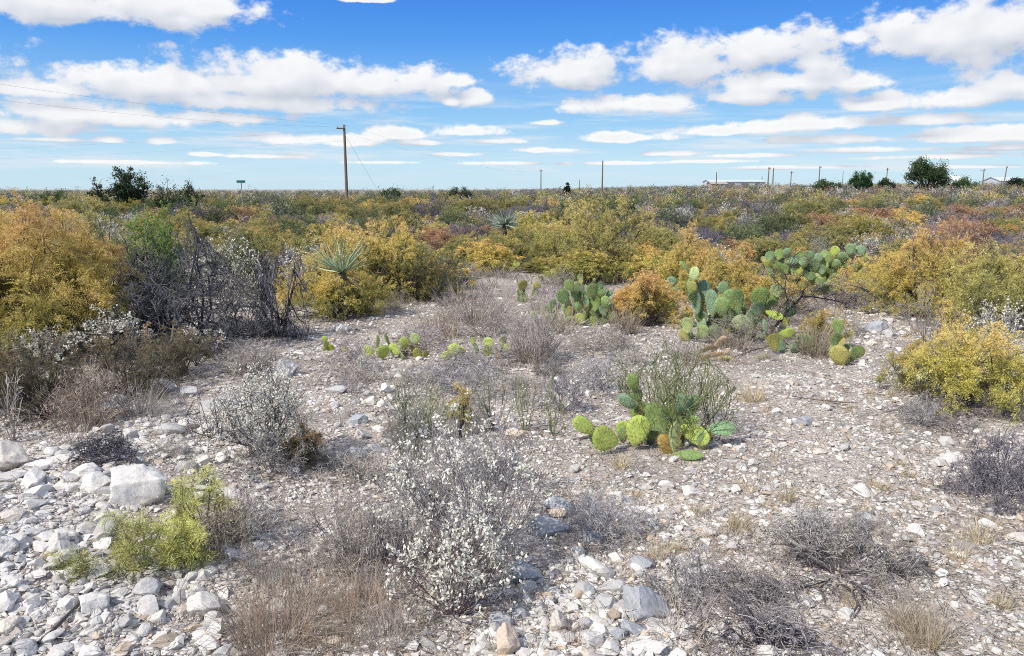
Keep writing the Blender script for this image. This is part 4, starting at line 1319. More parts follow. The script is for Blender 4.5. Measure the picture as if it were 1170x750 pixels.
# broom
for (px, b, t, w, lab, sd) in [(166, 650, 590, 88, 'front lobe of bright yellow green broom on the left bank', 151), (232, 606, 543, 66, 'rear lobe of bright yellow green broom right of the largest rock', 152), (205, 648, 600, 60, 'low yellow green broom sprays between the two larger lobes', 153), (85, 658, 632, 40, 'small faded green sprig left of the broom on the bank', 154)]:
    hero(px, b, t, w, lambda w_, h_, sd=sd: F(sd, w_, h_, BROOM, 0.14 if sd < 154 else -0.05, 9 if sd < 154 else 4, (4, 4) if sd < 154 else (3, 3), 3, 0.075, 0.030, 0.0030, n=5, zgrad=0.6, bark=(0.2, 0.18, 0.1), spread=1.3), 'broom_bush', lab, 'shrub', 'yellow green broom on the left bank')
hero(118, 524, 494, 90, lambda w, h: bush_dead(155, w, h, (0.075, 0.07, 0.08), 22, (5, 5), 0.3, -0.05, 1.5, 0.005, 0.0014, (0.10, 0.095, 0.11)), 'dead_shrub', 'flat dark twig mat behind the largest bank rock', 'shrub', GD, fl=0.13)
hero(255, 628, 580, 80, lambda w, h: bush_dead(156, w, h, (0.18, 0.16, 0.14), 20, (5, 5), 0.3, -0.03, 1.4, 0.004, 0.0012, (0.25, 0.215, 0.18)), 'dead_shrub', 'brown dry twigs at the right foot of the broom', 'shrub', GD, fl=0.2)
# brown shrubs on the left
for (px, b, t, w, pal, lab, sd) in [(55, 478, 404, 130, BROWN, 'brown green shrub at the left edge below the silver ones', 160), (150, 450, 385, 140, BROWN, 'brown shrub right below the wide silver shrub', 161), (210, 430, 382, 90, BROWN, 'orange flecked brown shrub below the crooked thicket', 162), (-10, 470, 380, 110, BROWN, 'dark brown shrub cut off by the left edge', 163)]:
    hero(px, b, t, w, lambda w_, h_, sd=sd, pal=pal: F(sd, w_, h_, pal, 0.0, 18, (5, 5), 4, 0.06, 0.017, 0.0055, bark=(0.11, 0.09, 0.08)), 'brown_shrub', lab, 'shrub', GB)
hero(15, 505, 430, 70, lambda w, h: bush_dead(164, w, h, (0.36, 0.32, 0.28), 7, (3, 3), 0.2, 0.0, 1.0, 0.007, 0.0016, None, ()), 'dead_shrub', 'pale bare twigs at the left edge of the photo', 'shrub', GD)
hero(100, 488, 428, 90, lambda w, h: bush_dead(165, w, h, (0.22, 0.18, 0.15), 26, (5, 4), 0.25, 0.05, 0.9, 0.004, 0.0014, (0.27, 0.22, 0.18)), 'dead_shrub', 'reddish brown dry twigs in front of the left brown shrubs', 'shrub', GD)
# dark twig mats in front on the right
hero(955, 655, 585, 190, lambda w, h: bush_dead(166, w, h, (0.12, 0.11, 0.115), 20, (5, 4), 0.35, -0.03, 1.5, 0.009, 0.0011, (0.22, 0.20, 0.19), (2,)), 'dead_shrub', 'sprawling dark twig mat on the path in front', 'shrub', GD, fl=0.17)
hero(868, 742, 655, 210, lambda w, h: bush_dead(167, w, h, (0.11, 0.105, 0.12), 22, (5, 4), 0.35, -0.03, 1.5, 0.009, 0.0010, (0.21, 0.19, 0.19), (2,)), 'dead_shrub', 'dark twig mat at the bottom edge right of the front rubble', 'shrub', GD, fl=0.16)
hero(915, 625, 572, 90, lambda w, h: bush_dead(168, w, h, (0.24, 0.225, 0.22), 20, (4, 4), 0.35, -0.05, 1.4, 0.005, 0.0013, (0.30, 0.285, 0.28)), 'dead_shrub', 'pale bleached twigs on the left of the sprawling twig mat', 'shrub', GD, fl=0.16)
hero(1010, 640, 610, 120, lambda w, h: bush_dead(169, w, h, (0.13, 0.12, 0.12), 14, (5, 4), 0.35, -0.08, 1.5, 0.005, 0.0012), 'dead_shrub', 'low dark twigs trailing right of the sprawling twig mat', 'shrub', GD, fl=0.08)
hero(855, 690, 640, 120, lambda w, h: bush_dead(170, w, h, (0.17, 0.16, 0.165), 22, (5, 5), 0.35, -0.04, 1.3, 0.005, 0.0011, (0.23, 0.21, 0.21)), 'dead_shrub', 'grey brown twigs between the two dark twig mats', 'shrub', GD, fl=0.14)
# grey dead scrub in the middle distance of the clearing
for (px, b, t, w, c, lab, sd) in [(610, 415, 352, 75, (0.30, 0.27, 0.255), 'grey dry shrub right of the low pad row', 180), (555, 385, 330, 90, (0.33, 0.295, 0.265), 'grey dry shrub behind the low pad row', 181), (480, 400, 372, 90, (0.29, 0.26, 0.25), 'grey twigs among the low yellow pads', 182),
                                  (400, 425, 392, 80, (0.27, 0.24, 0.235), 'grey twigs left of the low pad row', 183), (640, 470, 432, 70, (0.23, 0.22, 0.235), 'low grey twigs left of the green stemmed bush', 184), (690, 445, 405, 80, (0.27, 0.26, 0.265), 'pale grey twigs behind the green stemmed bush', 185),
                                  (680, 400, 368, 80, (0.30, 0.265, 0.24), 'brown grey twigs in front of the middle cactus clump', 186), (540, 425, 400, 110, (0.27, 0.25, 0.25), 'low grey twigs below the low pad row', 187), (640, 350, 312, 60, (0.28, 0.255, 0.25), 'grey dry shrub left above the middle cactus clump', 188), (840, 392, 360, 110, (0.25, 0.225, 0.20), 'brown dry twigs in the big cactus clump', 189), (280, 430, 395, 110, (0.28, 0.255, 0.24), 'grey twigs behind the pale silver shrub', 190), (1035, 330, 300, 50, (0.26, 0.24, 0.24), 'grey twigs left of the right golden shrub', 191), (530, 450, 415, 130, (0.26, 0.245, 0.25), 'faint grey twigs between the pad row and the green stems', 192)]:
    hero(px, b, t, w, lambda w_, h_, sd=sd, c=c: bush_dead(sd, w_, h_, c, 16, (5, 4), 0.28, 0.06, 1.1, 0.005, 0.0016), 'dead_shrub', lab, 'shrub', GD)

hero(905, 372, 338, 100, lambda w, h: bush_dead(195, w, h, (0.15, 0.13, 0.12), 18, (5, 5), 0.35, 0.03, 1.2, 0.006, 0.0018, (0.24, 0.21, 0.19)), 'dead_shrub', 'low brown twigs under the black branch behind the lime pads', 'shrub', GD)
hero(880, 352, 318, 90, lambda w, h: F(196, w, h, GOLD, 0.1, 16, (5, 5), 6, 0.1, 0.028, 0.009), 'golden_shrub', 'golden shrub in front of the wide blue green cactus stand', 'shrub', GG)
hero(960, 348, 318, 90, lambda w, h: bush_dead(197, w, h, (0.13, 0.115, 0.12), 18, (5, 5), 0.35, 0.03, 1.2, 0.006, 0.002, (0.2, 0.18, 0.18)), 'dead_shrub', 'dark twigs under the right end of the wide cactus stand', 'shrub', GD)
# black crooked branch
r = np.random.default_rng(900)
g0 = G(886, 392)
dz = g0[1]
br = Geo()


def limb(pxs, r0, r1, zs=None):
    pts = np.array([Pd(760 + a / 4.6875, 270 + b / 4.6875, dz + (c if len(q) > 2 else 0)) for q in pxs for a, b, c in [(q + (0,))[:3]]]) - g0
    n = len(pts) - 1
    rr = np.linspace(r0, r1, n + 1) * 0.68
    br.add(*tubes(pts[:-1], pts[1:], rr[:-1], rr[1:], np.array([0.05, 0.045, 0.05]), 6))


limb([(560, 520), (600, 470, .02), (640, 420, .03), (690, 370, .05), (735, 320, .08), (740, 290, .1)], 0.032, 0.02)
limb([(640, 425), (655, 350), (640, 280), (650, 220), (670, 160), (690, 110), (720, 85)], 0.012, 0.004)
limb([(640, 290), (610, 255), (580, 225), (570, 205)], 0.010, 0.004)
limb([(735, 325), (790, 325, .1), (850, 335, .1), (910, 345, .12), (945, 355, .12), (975, 385, .1)], 0.02, 0.006)
limb([(850, 335), (900, 310), (940, 290), (960, 300)], 0.009, 0.004)
limb([(910, 345), (960, 360), (1000, 340), (1020, 345)], 0.007, 0.003)
limb([(690, 370), (720, 390), (770, 400), (800, 430)], 0.010, 0.004)
limb([(735, 300), (760, 270), (790, 300), (830, 280)], 0.008, 0.003)
limb([(560, 520), (610, 535, -.1), (650, 580, -.15), (690, 620, -.2), (700, 650, -.2)], 0.02, 0.008)
limb([(600, 470), (560, 490), (530, 470)], 0.010, 0.004)
limb([(700, 360), (660, 340), (620, 380), (600, 420)], 0.012, 0.005)
p0s, p1s, ras = [], [], []
allp = np.concatenate([v_.reshape(-1, 6, 3).mean(1) if False else v_.reshape(-1, 3)[::6] for v_ in br.V])
for q in allp:
    for _ in range(5):
        a = q
        d = unit(r.normal(size=3) * np.array([1, 0.7, 0.9]) + np.array([0.2, 0, 0.15]))
        ln = r.uniform(0.05, 0.16)
        for k in range(3):
            b = a + d * ln * 0.6
            p0s.append(a); p1s.append(b); ras.append(0.0035 * (1 - 0.22 * k))
            if r.uniform() < 0.6:
                d2 = unit(d + r.normal(size=3) * 0.8)
                p0s.append(b); p1s.append(b + d2 * ln * 0.6); ras.append(0.0022)
            d = unit(d + r.normal(size=3) * 0.4)
            a = b
br.add(*tubes(np.array(p0s), np.array(p1s), np.array(ras), np.array(ras) * 0.7, np.array([0.08, 0.072, 0.078])))
o = obj('dead_branch', br.mesh('dead_branch', M_TWIG), None, g0)
tag(o, 'black crooked dead branch arching over the cactus clumps', 'branch')
# fallen stick, path stick
for (pts, rr, lab) in [(((45, 742), (80, 710), (105, 680)), 0.010, 'dark fallen stick at the bottom of the left bank'), (((905, 456), (940, 462), (980, 464)), 0.006, 'thin bent stick lying across the path'),
                       (((830, 415), (850, 405), (880, 398)), 0.008, 'grey stick on the ground under the black branch'), (((975, 705), (985, 690), (960, 672)), 0.006, 'pale curved twig on the sprawling twig mat')]:
    q = np.array([G(*p) + np.array([0, 0, 0.03]) for p in pts])
    q = np.concatenate([q[:1], (q[:-1] + q[1:]) / 2, q[-1:]])
    q = q[[0, 1, 2, 3]] if len(q) >= 4 else q
    s = Geo()
    s.add(*tubes(q[:-1] - q[0], q[1:] - q[0], np.full(len(q) - 1, rr), np.full(len(q) - 1, rr * 0.8), np.array([0.1, 0.09, 0.09]), 5))
    tag(obj('stick', s.mesh('stick', M_TWIG), None, q[0]), lab, 'stick')

# ---------------------------------------------------------------- grass tufts
def put_tuft(px, base, top, width, label, seed, n=260, cols=((0.46, 0.40, 0.31), (0.30, 0.24, 0.19)), bw=0.0036, group=GT, droop=0.35):
    g0 = G(px, base)
    m = g0[1] / FPX
    h = float(Pd(px, top, g0[1])[2]) - g0[2]
    t = tuft(seed, width * m, max(h, 0.05), n, cols, max(bw, m * 0.85), droop)
    tag(obj('grass_tuft', t.mesh('grass_tuft', M_GRASS), None, g0), label, 'grass tuft', group)
    TAKEN.append((g0[0], g0[1], width * m * 0.3))


TANC = ((0.58, 0.48, 0.38), (0.34, 0.25, 0.19))
GREYC = ((0.54, 0.48, 0.43), (0.36, 0.31, 0.285))
YELC = ((0.68, 0.58, 0.40), (0.50, 0.41, 0.28))
put_tuft(312, 738, 648, 150, 'largest tan grass clump at the bottom left', 201, 620, TANC, 0.0032, droop=0.5)
put_tuft(415, 700, 640, 120, 'brown grass clump right of the largest tan clump', 202, 420, TANC, 0.003, droop=0.55)
put_tuft(380, 742, 690, 90, 'straw grass at the bottom edge below the brown clump', 203, 260, ((0.5, 0.42, 0.33), (0.34, 0.27, 0.2)), 0.003)
put_tuft(445, 735, 680, 90, 'grey straw at the foot of the bright white leaved shrub', 204, 240, GREYC, 0.003)
put_tuft(355, 690, 610, 60, 'tall thin straws behind the largest tan clump', 205, 110, ((0.46, 0.4, 0.32), (0.3, 0.25, 0.2)), 0.003, droop=0.15)
put_tuft(290, 425, 390, 90, 'tan grass tuft behind the pale silver shrub', 206, 360, ((0.48, 0.41, 0.34), (0.32, 0.26, 0.21)))
put_tuft(100, 490, 435, 80, 'brown straws in front of the left brown shrubs', 207, 240, TANC)
put_tuft(160, 475, 430, 60, 'grey straw by the pale grey boulder', 208, 200, GREYC)
put_tuft(540, 368, 322, 110, 'wide grey tan grass behind the low pad row', 209, 420, ((0.46, 0.39, 0.33), (0.3, 0.25, 0.21)))
put_tuft(500, 385, 350, 80, 'tan grass left behind the low pad row', 210, 300, ((0.46, 0.38, 0.32), (0.3, 0.24, 0.2)))
put_tuft(610, 412, 350, 70, 'grey grass right of the low pad row', 211, 320, GREYC)
put_tuft(640, 380, 345, 50, 'pale grass in the thin cactus left of the middle clump', 212, 220, ((0.5, 0.43, 0.33), (0.33, 0.28, 0.21)))
put_tuft(712, 380, 345, 40, 'straw between the middle clump and the orange shrub', 213, 200, ((0.5, 0.42, 0.34), (0.33, 0.27, 0.21)))
put_tuft(838, 398, 370, 60, 'pale grass in front of the big cactus clump', 214, 150, ((0.45, 0.39, 0.32), (0.26, 0.22, 0.18)))
put_tuft(930, 405, 362, 50, 'pale grass beside the low dark green cactus', 215, 260, ((0.47, 0.4, 0.32), (0.3, 0.25, 0.2)))
put_tuft(846, 606, 578, 40, 'yellow straw tuft on the soil below the big green cactus', 216, 150, YELC)
put_tuft(900, 572, 545, 30, 'little yellow straw tuft above the flat white slab', 217, 110, YELC)
put_tuft(1060, 735, 680, 70, 'pale yellow grass at the bottom right', 218, 220, YELC, 0.003)
put_tuft(1030, 715, 660, 60, 'thin grass left of the pale yellow grass at the bottom right', 219, 160, ((0.46, 0.4, 0.32), (0.3, 0.25, 0.2)), 0.003)
put_tuft(1120, 620, 580, 26, 'small straw tuft below the dark twig dome', 220, 90, YELC)
put_tuft(1145, 695, 668, 34, 'yellowish tuft by the right edge near the bottom', 221, 110, YELC)
put_tuft(860, 458, 430, 40, 'straw tuft on the path right of the green stemmed bush', 222, 130, YELC)
put_tuft(795, 588, 570, 24, 'tiny straw tuft left of the yellow straw tuft', 223, 70, YELC)
put_tuft(1010, 560, 542, 24, 'tiny straw tuft in the middle of the path', 224, 70, YELC)
put_tuft(1040, 545, 530, 22, 'tiny straw tuft left of the dark twig dome', 225, 60, YELC)
put_tuft(265, 590, 545, 60, 'brown straws between the broom and the pale silver shrub', 226, 160, TANC, 0.003)
put_tuft(480, 640, 590, 60, 'tan straws at the left foot of the tall twiggy shrub', 227, 200, TANC, 0.003)
put_tuft(750, 640, 610, 30, 'straw tuft right of the bare grey twigs', 228, 90, YELC)
put_tuft(1095, 640, 600, 30, 'thin straws on the soil in the lower right', 229, 80, YELC)
put_tuft(655, 735, 700, 40, 'reddish straw in the front rubble', 230, 120, ((0.42, 0.3, 0.24), (0.26, 0.18, 0.14)), 0.003)

for place, (x0, y0, x1, y1), cnt, cc in [('on the dusty path right of the big green cactus', (850, 440, 1060, 600), 18, YELC), ('in the stones around the low yellow pad row', (380, 380, 600, 440), 12, GREYC), ('on the soil in the lower right corner', (960, 590, 1165, 745), 14, YELC),
                                         ('in the gravel behind the middle cactus clump', (550, 318, 700, 372), 12, GREYC), ('on the stones between the silvery shrub and the green stems', (380, 440, 470, 560), 10, GREYC), ('on the gravel below the big green cactus', (640, 530, 860, 640), 14, YELC)]:
    for k in range(cnt):
        q = (rng.uniform(x0, x1), rng.uniform(y0, y1))
        hh = rng.uniform(9, 20) * (0.6 + 0.4 * (q[1] > 450))
        put_tuft(q[0], q[1], q[1] - hh, hh * rng.uniform(0.9, 1.8), f'tiny straw tuft {place}', int(5000 + rng.integers(1e6)), int(rng.uniform(25, 70)), cc, 0.0028, f'tiny straw tufts {place}')
    TAKEN[:] = TAKEN[:len(TAKEN) - cnt]

# low grey twigs and straw clumps that fill the clearing between the larger plants
for k in range(4):
    meshes_of(('low', k), lambda k=k: bush_dead(700 + k, 0.55, 0.24, [(0.25, 0.235, 0.225), (0.32, 0.29, 0.265), (0.22, 0.21, 0.21), (0.35, 0.32, 0.29)][k], 16, (5, 4), 0.3, 0.05, 1.15, 0.004, 0.0012, None, (2,)), 'dead_shrub')
STRAW = [tuft(720 + k, 0.45, 0.24, 130, ((0.60, 0.52, 0.43), (0.36, 0.30, 0.25)), 0.0034, 0.4).mesh('grass_tuft', M_GRASS) for k in range(4)]
for place, (x0, y0, x1, y1), nt_, ng in [('in the stones between the silvery shrub and the pad row', (330, 422, 640, 455), 8, 8), ('round the white leaved shrubs in the foreground', (300, 470, 640, 560), 10, 8), ('at the foot of the white leaved shrub nearest the camera', (240, 590, 470, 720), 5, 10),
                                         ('in front of the left brown shrubs', (30, 440, 260, 520), 5, 7), ('in the gravel left of the middle cactus clump', (440, 330, 640, 384), 6, 14), ('around the big cactus clump', (700, 370, 990, 420), 5, 12), ('beside the dark twig mats in front', (760, 600, 1060, 735), 3, 9), ('under the front yellow green shrub', (1000, 430, 1165, 490), 4, 4)]:
    for kind_, cnt in (('t', nt_), ('g', ng)):
        for _ in range(cnt):
            q = G(rng.uniform(x0, x1), rng.uniform(y0, y1))
            sc1 = rng.uniform(0.5, 1.15) * (1.15 if q[1] > 8 else 0.95)
            if kind_ == 't':
                plant(('low', int(rng.integers(4))), None, 'dead_shrub', q, f'low grey twig tuft {place}', 'shrub', f'low grey twig tufts {place}', None, (sc1, sc1, sc1 * rng.uniform(0.7, 1.2)), single=True)
                TAKEN.pop()
            else:
                o = obj('grass_tuft', STRAW[int(rng.integers(4))], None, q, rng.uniform(0, 6.28), (sc1, sc1, sc1 * rng.uniform(0.7, 1.1)))
                tag(o, f'small straw clump {place}', 'grass tuft', f'small straw clumps {place}')

# ================================================================ MIDDLE SCRUB: single shrubs out to 62 m
VAR = {}


def lib(kind, i):
    s = 1000 + 37 * i
    if kind == 'gold':
        return lambda: F(s, 1.9, 1.25, GOLD, [0.05, -0.1, 0.15, -0.15][i], 18, (5, 5), 5, 0.15, 0.045, 0.016)
    if kind == 'olive':
        return lambda: F(s + 1, 1.9, 1.35, DOLIVE, [0.1, -0.05, 0.2, 0.0][i], 18, (5, 5), 5, 0.15, 0.045, 0.016)
    if kind == 'green':
        return lambda: S(s + 2, 1.7, 1.5, GREEN, 16, (5, 5), 12, 0.055, 0.028, DARKT)
    if kind == 'silver':
        return lambda: S(s + 3, 1.6, 1.1, SILVER, 16, (5, 5), 6, 0.05, 0.03, GREYT, mat=M_SILVER, bias=-0.1, minr=0.004)
    if kind == 'rust':
        return lambda: F(s + 4, 1.5, 1.05, RUST, [0.15, 0.0, 0.25, 0.1][i], 16, (5, 5), 5, 0.13, 0.045, 0.015)
    if kind == 'dead':
        return lambda: bush_dead(s + 5, 1.9, 1.15, [(0.15, 0.14, 0.155), (0.11, 0.105, 0.125), (0.22, 0.20, 0.20), (0.14, 0.115, 0.12)][i], 20, (6, 6), 0.3, 0.03, 1.15, 0.012, 0.0045)
    if kind == 'grass':
        return None


NAMES = {'gold': ('golden_shrub', 'golden feathery shrub', 'shrub'), 'olive': ('olive_shrub', 'olive yellow shrub', 'shrub'), 'green': ('green_bush', 'dark green bush', 'shrub'), 'silver': ('silver_shrub', 'silver leaved shrub', 'shrub'),
         'rust': ('rusty_shrub', 'rust brown shrub', 'shrub'), 'dead': ('dead_shrub', 'bare grey shrub', 'shrub'), 'grass': ('grass_tuft', 'pale dry grass tuft', 'grass tuft')}
MARKS = [(0, 'under the dark tree on the left horizon'), (230, 'under the green street sign'), (335, 'under the tall wooden pole'), (480, 'near the round headed yucca'), (650, 'below the two lone middle poles'), (780, 'below the long pale shed'), (900, 'below the row of far poles'), (1010, 'below the big tree on the right horizon'), (1110, 'below the far right sheds')]
BOUND = [(-300, 345), (0, 340), (330, 340), (440, 345), (520, 345), (555, 322), (600, 314), (640, 322), (760, 326), (860, 322), (985, 318), (1000, 320), (1170, 325), (1500, 330)]
TUFTS = []
for i in range(4):
    g = tuft(300 + i, 1.3, 0.62, 260, ((0.50, 0.44, 0.38), (0.31, 0.27, 0.24)), 0.016, 0.3)
    TUFTS.append(g.mesh('grass_tuft', M_GRASS))
rs = np.random.default_rng(5)
from mathutils import noise as mnoise
count = {}
tries = 0
placed = 0
cell = {}


def free(x, y, rad):
    cx, cy = int(x // 2), int(y // 2)
    for i in range(-1, 2):
        for j in range(-1, 2):
            for (a, b, q) in cell.get((cx + i, cy + j), ()):
                if (a - x) ** 2 + (b - y) ** 2 < (0.52 * (rad + q)) ** 2:
                    return False
    return True


for t in TAKEN:
    cell.setdefault((int(t[0] // 2), int(t[1] // 2)), []).append(t)
while tries < 14000:
    tries += 1
    y = float(np.sqrt(rs.uniform(13.5 ** 2, 64 ** 2)))
    x = float(rs.uniform(-0.76, 0.76) * y)
    px, py = pxof(x, y)
    if py > np.interp(px, [b[0] for b in BOUND], [b[1] for b in BOUND]):
        continue
    n1 = mnoise.noise(Vector((x * 0.11, y * 0.09, 3.3)))
    n2 = mnoise.noise(Vector((x * 0.2, y * 0.17, 9.1)))
    # kind by place, as the photo's bands of colour
    w = dict(gold=0.5, olive=0.6, green=1.2, silver=1.9, rust=0.5, dead=2.8, grass=0.9)
    if y < 24:
        w['gold'] *= 1.6
        w['grass'] *= 1.3
    if y > 34:
        w['gold'] *= 0.55
        w['olive'] *= 1.3
        w['green'] *= 1.5
        w['rust'] *= 1.4
        w['grass'] *= 0.4
    if px < 420:
        w['silver'] *= 1.3
        w['rust'] *= 0.3
        w['dead'] *= 1.2
        if y < 22:
            w['gold'] *= 1.5
    if px > 820:
        w['rust'] *= 2.0
        if y > 26:
            w['silver'] *= 1.2
            w['dead'] *= 1.3
    if 760 < px < 960 and 255 < py < 290:
        w['grass'] *= 5
        w['dead'] *= 2
        w['gold'] *= 0.3
    if n1 > 0.12:
        w['gold'] *= 1.7
        w['olive'] *= 1.6
    elif n1 < -0.1:
        w['dead'] *= 2
        w['silver'] *= 2.2
    if n2 > 0.2:
        w['green'] *= 2
    if y < 24 and 535 < px < 770:
        w.update(silver=0.0, green=0.1, rust=0.0, grass=3.0)
    ks = list(w)
    pr = np.array([w[k] for k in ks])
    kind = ks[rs.choice(len(ks), p=pr / pr.sum())]
    s = float(rs.uniform(0.55, 1.15))
    if y > 34:
        s *= 1.25
    rad = 0.85 * s if kind != 'grass' else 0.45
    if not free(x, y, rad * 0.98) or count.get(kind, 0) >= (100 if kind == 'grass' else 260):
        continue
    i = int(rs.integers(4))
    nm, words, cat = NAMES[kind]
    mk = [m[1] for m in MARKS if m[0] <= max(px, 0)][-1]
    band = 'front' if y < 25 else ('middle' if y < 40 else 'far')
    lab = f'{words} of the {band} scrub {mk}'
    grp = f'{words}s of the {band} scrub {mk}'
    loc = (x, y, float(hgt(x, y)) - 0.03)
    sz = s * float(rs.uniform(0.55, 0.85)) * (0.85 if y < 24 else 1.0)
    if kind == 'grass':
        o = obj(nm, TUFTS[i], None, loc, rs.uniform(0, 6.28), (s, s, sz))
        tag(o, lab, cat, grp)
    else:
        plant((kind, i), lib(kind, i), nm, loc, lab, cat, grp, float(rs.uniform(0, 6.28)), (s, s, sz), single=y > 27)
    cell.setdefault((int(x // 2), int(y // 2)), []).append((x, y, rad))
    count[kind] = count.get(kind, 0) + 1
    placed += 1
print('middle scrub', placed, count)

# low dry growth between the shrubs, nobody could count it
r = np.random.default_rng(61)
n = 52000
D = np.sqrt(r.uniform(14 ** 2, 64 ** 2, n))
x = D * r.uniform(-0.76, 0.76, n)
px, py = pxof(x, D)
ok = py < np.interp(px, [b[0] for b in BOUND], [b[1] for b in BOUND]) + 14
x, D = x[ok], D[ok]
n = len(x)
P = np.stack([x, D, hgt(x, D) - 0.01], 1)
dd = unit(np.stack([r.normal(0, 0.5, n), r.normal(0, 0.5, n), np.ones(n)], 1))
c = lerp_cols([(0, (0.14, 0.125, 0.125)), (0.5, (0.27, 0.24, 0.21)), (1, (0.42, 0.38, 0.33))], r.uniform(0, 1, n))
g = Geo()
g.add(*blades(P, dd, r.uniform(0.15, 0.5, n), 0.012 + 0.0004 * D, 0.3, c, 3, r))
tag(obj('dry_undergrowth', g.mesh('dry_undergrowth', M_GRASS)), 'thin dry grass growing between the scrub bushes', 'dry grass', kind='stuff')

# ---------------------------------------------------------------- far scrub that reads as one mass
def scrub_far():
    r = np.random.default_rng(71)
    g = Geo()
    N = 5200
    D = 60 * np.exp(r.uniform(0, math.log(640 / 60), N))
    X = D * r.uniform(-0.78, 0.78, N)
    pals = [GOLD, OLIVE, GREEN, SILVER, RUST, [(0, (0.10, 0.09, 0.10)), (1, (0.24, 0.22, 0.23))]]
    for i in range(N):
        d, x0 = D[i], X[i]
        lod = (60 / d)
        n = int(max(28, 460 * lod ** 1.25))
        w, h = r.uniform(1.0, 2.4) * (1 + 0.0015 * d), r.uniform(0.7, 1.6) + (0.6 if r.uniform() < 0.10 else 0)
        pxx = 585 + 860 * x0 / d
        pw = np.array([0.6, 1.2, 2.2, 0.9, 0.8, 2.0])
        if pxx > 800:
            pw = np.array([0.6, 1.0, 1.5, 0.7, 1.7, 1.9])
        pal = pals[r.choice(6, p=pw / pw.sum())]
        th = r.uniform(0, 6.28, n)
        u = r.uniform(0, 1, n)
        el = np.arcsin(u)
        k = r.uniform(0.45, 1.0, n) ** 0.6 * (1 + 0.25 * np.sin(3 * th + i) * np.cos(2.2 * el * 2 + i))
        off = np.stack([np.cos(th) * np.cos(el) * w * 0.5 * k, np.sin(th) * np.cos(el) * w * 0.5 * k, np.sin(el) * h * k], 1)
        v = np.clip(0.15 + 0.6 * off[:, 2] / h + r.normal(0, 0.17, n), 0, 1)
        ls = 0.085 * (d / 60) ** 0.55
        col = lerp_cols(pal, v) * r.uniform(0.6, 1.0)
        hz = np.clip((d - 60) / 900, 0, 0.35)  # blue distance haze blended into the scrub colour
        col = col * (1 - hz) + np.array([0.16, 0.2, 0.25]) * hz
        P = off + np.array([x0, d, float(hgt(x0, d)) - 0.05])
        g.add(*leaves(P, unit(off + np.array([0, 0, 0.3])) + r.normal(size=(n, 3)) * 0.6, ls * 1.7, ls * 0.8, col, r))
    return g


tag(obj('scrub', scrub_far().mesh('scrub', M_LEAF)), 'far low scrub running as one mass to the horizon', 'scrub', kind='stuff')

# ================================================================ HORIZON THINGS
def tree(px, Yd, top, width, label, seed, pal, name='tree', trunk=0.35, nclump=90, leaf=0.16, per=60, group='trees on the horizon', sink=0.0):
    """trunk and limbs ending in many leaf clumps"""
    r = np.random.default_rng(seed)
    g0 = AT(px, Yd)
    H = float(Pd(px, top, Yd)[2]) - g0[2]
    W = 0.88 * width * Yd / FPX
    root = obj(name, None, None, g0)
    tag(root, label, 'tree', group)
    out = grow(r, 5, (5, 4), W * 0.92, H * 0.95, base_r=0.05 * H, spread=0.95, wig=0.2, up=0.1)
    tr = Geo()
    skel_tubes(tr, out, (0.10, 0.085, 0.075), 0.012, r=r, sides=5)
    obj('trunk', tr.mesh('trunk', M_TWIG), root)
    p = out[2]['pts'][:, -1]
    pz = out[1]['pts'][:, -1]
    C = np.concatenate([p, pz])
    C = C[C[:, 2] > H * trunk * 0.6]
    C = C[r.permutation(len(C))[:nclump]]
    rr = W * 0.12 * r.uniform(0.6, 1.4, len(C))
    m_ = nclump // 3      # inner and shell clumps that round the crown out
    a_, e_ = r.uniform(0, 6.28, m_), np.arcsin(r.uniform(-0.25, 1, m_))
    q_ = r.uniform(0.35, 0.95, m_)
    C2 = np.stack([np.cos(a_) * np.cos(e_) * W * 0.42 * q_, np.sin(a_) * np.cos(e_) * W * 0.42 * q_, H * 0.42 + np.sin(e_) * H * 0.48 * q_], 1)
    C = np.concatenate([C, C2])
    rr = W * 0.072 * r.uniform(0.5, 1.5, len(C))
    idx = np.repeat(np.arange(len(C)), per)
    o = r.normal(size=(len(idx), 3)) * np.array([1, 1, 0.75]) * rr[idx][:, None] * 0.75
    P = C[idx] + o
    P[:, 2] = np.maximum(P[:, 2], 0.05)
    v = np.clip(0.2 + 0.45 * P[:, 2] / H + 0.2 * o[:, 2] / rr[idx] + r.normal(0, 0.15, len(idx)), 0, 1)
    cr = Geo()
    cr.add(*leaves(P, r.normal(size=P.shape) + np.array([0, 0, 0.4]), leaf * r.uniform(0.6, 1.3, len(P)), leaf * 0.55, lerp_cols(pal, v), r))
    obj('crown', cr.mesh('crown', M_LEAF), root)


